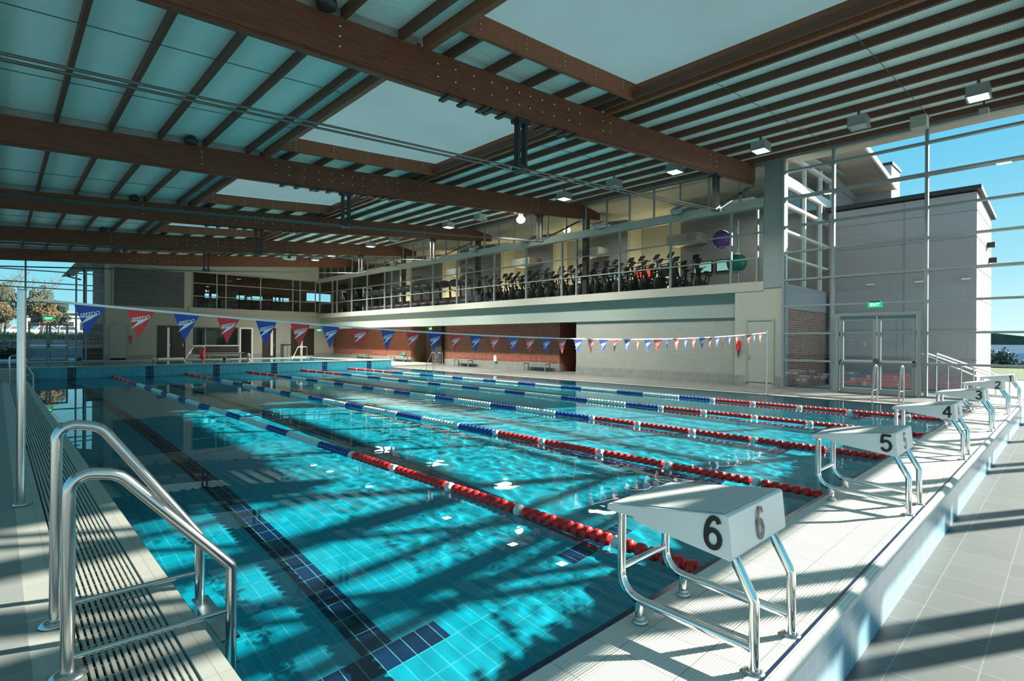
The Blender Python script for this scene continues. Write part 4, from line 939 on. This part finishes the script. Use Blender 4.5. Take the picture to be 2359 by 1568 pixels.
# ------------------------------------------------------------------ outside, right
struct('ground_back', MB().box(-80,-60,-.3,19,-2.3,-.02), M['pale_paving'], 'paving behind the hall')
struct('ground_right', MB().box(19.0,-60,-.3,34,120,-.12), M['pale_paving'], 'paving outside the window wall')
struct('lawn', MB().box(34,-60,-.3,50,90,-.1), M['grass'], 'green lawn beyond the buildings')
struct('land_valley', MB().box(50,-200,-6,430,200,-5), M['hill'], 'low ground beyond the lawn')
wing = thing('building', 'grey rendered wing with dark roof edge outside the right windows', 'building', (26,4.5,-.1))
MB().box(24,2.33,-.1,28.5,6.8,6.72).build('wall', M['bldg'], wing)
rf = MB().add([(23.85,2.2,6.78),(28.7,2.2,6.50),(28.7,6.9,6.50),(23.85,6.9,6.78),(23.85,2.2,6.92),(28.7,2.2,6.64),(28.7,6.9,6.64),(23.85,6.9,6.92)],[(0,3,2,1),(4,5,6,7),(0,1,5,4),(1,2,6,5),(2,3,7,6),(3,0,4,7)]); rf.build('roof', M['char'], wing)
mb = MB()
for z in (1.0,2.05,3.1,4.15,5.2,6.1): mb.box(23.985,2.33,z-.012,24.0,7,z+.012).box(24,2.318,z-.012,28.5,2.33,z+.012)
for y in (4.35,): mb.box(23.985,y-.01,-.1,24.0,y+.01,6.7)
mb.build('joints', M['dado'], wing)
for y, z in ((0,5.2),(0,4.7)): MB().box(27.0+(5.2-z)*1.4,2.1,z,27.25+(5.2-z)*1.4,2.33,z+.18).build('wall_lamp', M['char'], wing)
for y in (2.6,3.9,5.4): MB().box(23.9,y-.12,3.75,24.0,y+.12,3.8).build('wall_lamp', M['whiteframe'], wing)
fac = thing('building', 'white framed glass gym end with brick base outside the right windows', 'building', (22,7.0,-.1))
MB().box(19.1,6.95,-.1,24.8,7.2,2.75).build('brick_wall', M['realbrick'], fac)
MB().box(19.1,6.93,2.75,24.8,7.2,3.6).build('slab_edge', M['bldg'], fac)
fr = MB()
for x,w in ((19.12,.06),(19.62,.14),(21.5,.09),(23.3,.09),(24.7,.1)): fr.box(x-w/2,6.88,3.6,x+w/2,7.0,8.3)
for z,h in ((4.5,.07),(5.4,.07),(6.32,.1),(7.12,.34),(8.1,.12)): fr.box(19.1,6.86,z-h/2,24.8,7.0,z+h/2)
fr.build('window_frame', M['whiteframe'], fac)
MB().quad((19.1,6.97,3.6),(24.8,6.97,3.6),(24.8,6.97,8.3),(19.1,6.97,8.3)).build('glass_pane', M['glass'], fac)
MB().box(24.8,6.95,6.7,30,7.2,8.0).box(24.8,6.9,8.0,30,7.2,8.5).build('upper_wall', M['bldg'], fac)
ev = MB().add([(20.2,5.4,9.05),(28.0,5.4,8.18),(28.0,7.6,8.18),(20.2,7.6,9.05),(20.2,5.4,9.2),(28.0,5.4,8.33),(28.0,7.6,8.33),(20.2,7.6,9.2)],[(0,3,2,1),(4,5,6,7),(0,1,5,4),(1,2,6,5),(2,3,7,6),(3,0,4,7)]); ev.build('eaves', M['soffit'], fac)
MB().add([(20.2,5.33,9.02),(28.0,5.33,8.15),(28.0,5.4,8.15),(20.2,5.4,9.02),(20.2,5.33,9.22),(28.0,5.33,8.35),(28.0,5.4,8.35),(20.2,5.4,9.22)],[(0,3,2,1),(4,5,6,7),(0,1,5,4),(1,2,6,5),(2,3,7,6),(3,0,4,7)]).build('fascia', M['whiteframe'], fac)
MB().box(19.3,6.9,-.1,19.45,7.0,3.6).build('downpipe', M['char'], fac)
tw = thing('building', 'small pale rooftop tower above the grey wing', 'building', (29,6,6.6))
MB().box(28,5.55,6.5,29.6,7.2,9.3).build('wall', M['bldg'], tw); MB().box(27.95,5.5,9.3,29.65,7.25,9.42).build('coping', M['char'], tw)
for k, (x0,y0,x1,y1) in enumerate(((20.5,2.9,22.6,1.4),(21.4,3.3,23.6,1.8),(22.3,3.6,23.8,2.3))):
    q = thing('stair_rail', 'steel stair handrail outside the glass doors, %s from the windows' % ordl[k], 'handrail', (x0,y0,-.1), 'outdoor handrails')
    MB().tube([(x0,y0,1.25),(x1,y1,.45)],.025,8).build('rail', M['steel'], q)
    for t in (0,.5,1): MB().tube([(x0+(x1-x0)*t,y0+(y1-y0)*t,-.12),(x0+(x1-x0)*t,y0+(y1-y0)*t,1.25-.8*t)],.02,8).build('post', M['steel'], q)
mb = MB()
vs = []; n = 60
for i in range(n+1):
    a = math.radians(60+80*i/n); vs += [(420*math.sin(a),420*math.cos(a),-8),(420*math.sin(a),420*math.cos(a),8+9*noise.noise(Vector((i*.21,0,0)))+4*noise.noise(Vector((i*.9,3,0)))),(520*math.sin(a),520*math.cos(a),-8)]
fs = []
for i in range(n): b = i*3; fs += [(b,b+3,b+4,b+1),(b+1,b+4,b+5,b+2)]
struct('hill_right', mb.add(vs, fs), M['hill'], 'wooded hills on the horizon beyond the lawn')
for k, (x,y,w,d,h) in enumerate(((120,10.3,4.4,8,5.6),(92,5.7,2.8,6,5.4),(150,9.5,5.5,9,6.4),(84,7.9,1.8,4,4.6))):
    q = thing('house', ['long shed with blue grey roof beyond the lawn','small house with pale gable beyond the lawn','large shed farthest across the lawn','small house behind the white building edge'][k], 'building', (x,y,-5))
    MB().box(x-d/2,y-w/2,-5,x+d/2,y+w/2,-5+h*.7).build('wall', M['bldg'] if k % 2 else M['brownwall'], q)
    MB().prism([(x-d/2-.5,-5+h*.7),(x,-5+h),(x+d/2+.5,-5+h*.7)],'y',y-w/2-.5,y+w/2+.5).build('roof', M['metalroof'], q)
# ------------------------------------------------------------------ outside, left end
def leaves(mb, c, r, n, s, seed):
    rnd = random.Random(seed)
    for _ in range(n):
        while True:
            p = Vector((rnd.uniform(-1,1),rnd.uniform(-1,1),rnd.uniform(-1,1)))
            if p.length < 1: break
        f = noise.noise(p*2.2+Vector((seed,0,0)))
        if f < -.22: continue
        p = Vector((c[0]+p.x*r[0]*(.8+.5*f), c[1]+p.y*r[1]*(.8+.5*f), c[2]+p.z*r[2]*(.8+.5*f)))
        a = Vector((rnd.gauss(0,1),rnd.gauss(0,1),rnd.gauss(0,1))).normalized()*s; b = a.orthogonal().normalized()*s*.6
        mb.add([p-a, p+b, p+a, p-b], [(0,1,2,3)])
def tree(label, x, y, z0, h, r, mat, seed):
    q = thing('tree', label, 'tree', (x,y,z0), 'trees beyond the far windows')
    MB().tube([(x,y,z0),(x+.2,y,z0+h*.35),(x-.1,y,z0+h*.6)],.13,8,0,False,True,None,.06).build('trunk', M['bark'], q)
    mb = MB(); leaves(mb, (x,y,z0+h*.66), (r,r,h*.36), 4200, .12, seed); mb.build('crown', mat, q)
def bare_tree(label, x, y, z0, h, seed):
    rnd = random.Random(seed); q = thing('tree', label, 'tree', (x,y,z0), 'trees beyond the far windows'); mb = MB()
    def br(p, d, l, r, k):
        e = p+d*l; mb.tube([p,e],r,5,0,False,True,None,r*.6)
        if k == 0: return
        for _ in range(3 if k > 1 else 4):
            nd = (d+Vector((rnd.uniform(-.7,.7),rnd.uniform(-.7,.7),rnd.uniform(-.1,.5)))).normalized(); br(e, nd, l*rnd.uniform(.6,.8), r*.55, k-1)
    br(Vector((x,y,z0)), Vector((0,0,1)), h*.3, h*.02, 5); mb.build('branches', M['bark'], q)
struct('ground_left', MB().box(-80,43.3,-.3,30,52,.1), M['pale_paving'], 'paving outside the far windows')
struct('car_park', MB().box(-80,52.2,.2,60,160,1.55), M['tarmac'], 'raised car park beyond the far windows')
struct('wall_retaining', MB().box(-30,51.8,-.2,7,52.4,1.45), M['stone'], 'grey stone retaining wall outside the far windows')
hd = MB(); rnd = random.Random(3)
for _ in range(3600):
    x = rnd.uniform(-10,7); y = rnd.uniform(52.4,54); h = rnd.uniform(.3,.75); dx = rnd.uniform(-.25,.25); hd.add([(x-.03,y,1.45),(x+.03,y,1.45),(x+dx,y-.1,1.45+h)],[(0,1,2)])
tag(hd.build('hedge', M['hedge']), 'strappy green planting on top of the stone wall outside', 'planting', None, 'stuff')
hd = MB(); leaves(hd, (-.7,51.2,.7), (2.4,.7,.95), 2500, .1, 11)
tag(hd.build('shrub', M['leafd']), 'dark shrub against the stone wall outside the far left windows', 'shrub')
tree('round olive tree at the far left edge beyond the windows', .6,92,1.6,7.0,2.4,M['leafg'],1)
tree('olive tree right of the bare tree beyond the windows', 3.9,90,1.6,6.4,1.7,M['leafg'],2)
tree('yellow autumn tree above the planted wall', 3.2,72,1.5,4.3,1.5,M['leafo'],5)
tree('dark green tree near the building corner outside', 5.2,84,1.5,4.6,1.4,M['leafd'],6)
tree('low autumn tree behind the white car', .2,80,1.5,4.0,1.8,M['leafo'],8)
for k, (x,y,h,r) in enumerate(((70,4.9,6.2,1.3),(74,6.7,5.6,1.2),(66,2.9,5.4,1.2))):
    tree(['dark tree in front of the small gable house beyond the lawn','dark tree beside the white building edge beyond the lawn','small dark tree at the right edge beyond the lawn'][k], x, y, -5, h, r, M['leafd'], 20+k)
bare_tree('tall bare tree rising above the others', 2.1,84,1.5,8.8,4)
q = thing('street_lamp', 'dark street lamp standing beyond the trees', 'street lamp', (4.15,86,1.5)); MB().tube([(4.15,86,1.5),(4.15,86,7.8)],.06,8).build('pole', M['char'], q); MB().box(3.75,85.9,7.75,4.2,86.1,7.9).build('head', M['char'], q)
def car(label, x, y, z, rot, mat):
    q = thing('car', label, 'car', (x,y,z), 'parked cars')
    mt = Matrix.Translation((x,y,z)) @ Matrix.Rotation(rot,4,'Z')
    MB().prism([(-2.1,.3),(-2.15,.7),(-1.9,.9),(-1.3,.95),(-.8,1.42),(.6,1.45),(1.2,.98),(2.0,.85),(2.15,.6),(2.1,.3)],'y',-.85,.85,0,mt).build('body', mat, q)
    MB().prism([(-1.15,.97),(-.75,1.36),(.55,1.38),(1.0,.98)],'y',-.86,.86,0,mt).build('windows', M['char'], q)
    for sx in (-1.35,1.35):
        for sy_ in (-.8,.8): MB().lathe([(.2,sy_-.1),(.32,sy_-.1),(.32,sy_+.1),(.2,sy_+.1)],16,0,(sx,0,.32),'y',True,mt).build('wheel', M['black'], q)
car('white car parked beyond the far left windows', 1.7,95,1.75,.5,M['carwhite'])
car('grey car parked behind the glazed door', 6.9,95,1.75,.1,M['metalroof'])
car('white car half hidden by the flag pole', 4.6,97,1.75,.3,M['carwhite'])
q = thing('building', 'building wing with brick wall and eaves outside the far windows', 'building', (5,46.5,0))
MB().box(4.15,44.2,.1,9,44.5,2.5).build('brick_wall', M['realbrick'], q)
MB().box(4.5,44.3,2.5,9,44.5,6.3).build('corrugated_wall', M['whiteframe'], q)
for x in (3.95,4.95): MB().box(x,43.6,.1,x+.16,43.8,6.3).build('column', M['char'], q)
MB().prism([(3.2,5.85),(3.85,6.75),(9,7.4),(9,6.9),(4.2,6.3),(3.9,5.95)],'y',43.4,49).build('roof', M['soffit'], q)
MB().tube([(3.3,45,5.8),(3.3,45,5.55),(3.95,45,5.4)],.05,8).build('downpipe', M['char'], q)
q = thing('building', 'long pale building far beyond the trees', 'building', (6,130,1.5)); MB().box(3,128,1.5,20,136,6.2).build('wall', M['bldg'], q); MB().box(2.6,127.5,6.2,20.4,136.5,6.5).build('roof', M['metalroof'], q)
for k in range(5): MB().box(4+k*2.4,127.95,3.0,5.4+k*2.4,128,4.6).build('window', M['char'], q)
# ------------------------------------------------------------------ light
sd = Vector((.875,-.485,0)).normalized(); EL = math.radians(23.5)
sd = Vector((sd.x*math.cos(EL), sd.y*math.cos(EL), math.sin(EL)))
sun = bpy.data.lights.new('sun', 'SUN'); sun.energy = 8.0; sun.angle = math.radians(.53); sun.color = (1,.94,.84)
so = bpy.data.objects.new('sun', sun); COL.objects.link(so); so.rotation_euler = sd.to_track_quat('Z','Y').to_euler(); so.location = (40,-20,20)
sun.cycles.is_caustics_light = True
for o in (water1, water2): o.cycles.is_caustics_caster = True
for o in (pool_floor, pool_walls, bulk, shallow): o.cycles.is_caustics_receiver = True
w = bpy.data.worlds.new('sky'); SC.world = w; w.use_nodes = True; nt = w.node_tree; nt.nodes.clear()
out = N(nt, 'ShaderNodeOutputWorld'); bg = N(nt, 'ShaderNodeBackground'); L(nt, bg.outputs[0], out.inputs[0])
tc = N(nt, 'ShaderNodeTexCoord'); sx = N(nt, 'ShaderNodeSeparateXYZ'); L(nt, tc.outputs['Generated'], sx.inputs[0])
rp = N(nt, 'ShaderNodeValToRGB'); L(nt, sx.outputs[2], rp.inputs[0])
el = rp.color_ramp.elements; el[0].position = 0.; el[0].color = (.42,.76,.86,1); el[1].position = 1.; el[1].color = (.10,.40,.72,1)
e = el.new(.10); e.color = (.24,.70,.86,1)
e = el.new(.32); e.color = (.12,.54,.84,1)
dt = N(nt, 'ShaderNodeVectorMath', operation='DOT_PRODUCT'); L(nt, tc.outputs['Generated'], dt.inputs[0]); dt.inputs[1].default_value = (sd.x, sd.y, 0)
glow = math_(nt, 'MULTIPLY', math_(nt, 'POWER', math_(nt, 'MAXIMUM', dt.outputs['Value'], 0.), 3.), math_(nt, 'POWER', math_(nt, 'SUBTRACT', 1., math_(nt, 'MAXIMUM', sx.outputs[2], 0.)), 8.))
L(nt, mixc(nt, math_(nt, 'MINIMUM', glow, 1.), rp.outputs[0], (1.15,1.2,1.2)), bg.inputs[0]); bg.inputs[1].default_value = .51
# ------------------------------------------------------------------ render look
vs_ = SC.view_settings; vs_.view_transform = 'Standard'; vs_.look = 'None'; vs_.exposure = 1.15; vs_.gamma = 1.; vs_.use_curve_mapping = False
cy_ = SC.cycles; cy_.use_denoising = True; cy_.max_bounces = 10; cy_.diffuse_bounces = 5; cy_.glossy_bounces = 4; cy_.transmission_bounces = 6; cy_.transparent_max_bounces = 24
cy_.caustics_reflective = False; cy_.caustics_refractive = True; cy_.sample_clamp_indirect = 5.; cy_.blur_glossy = .5
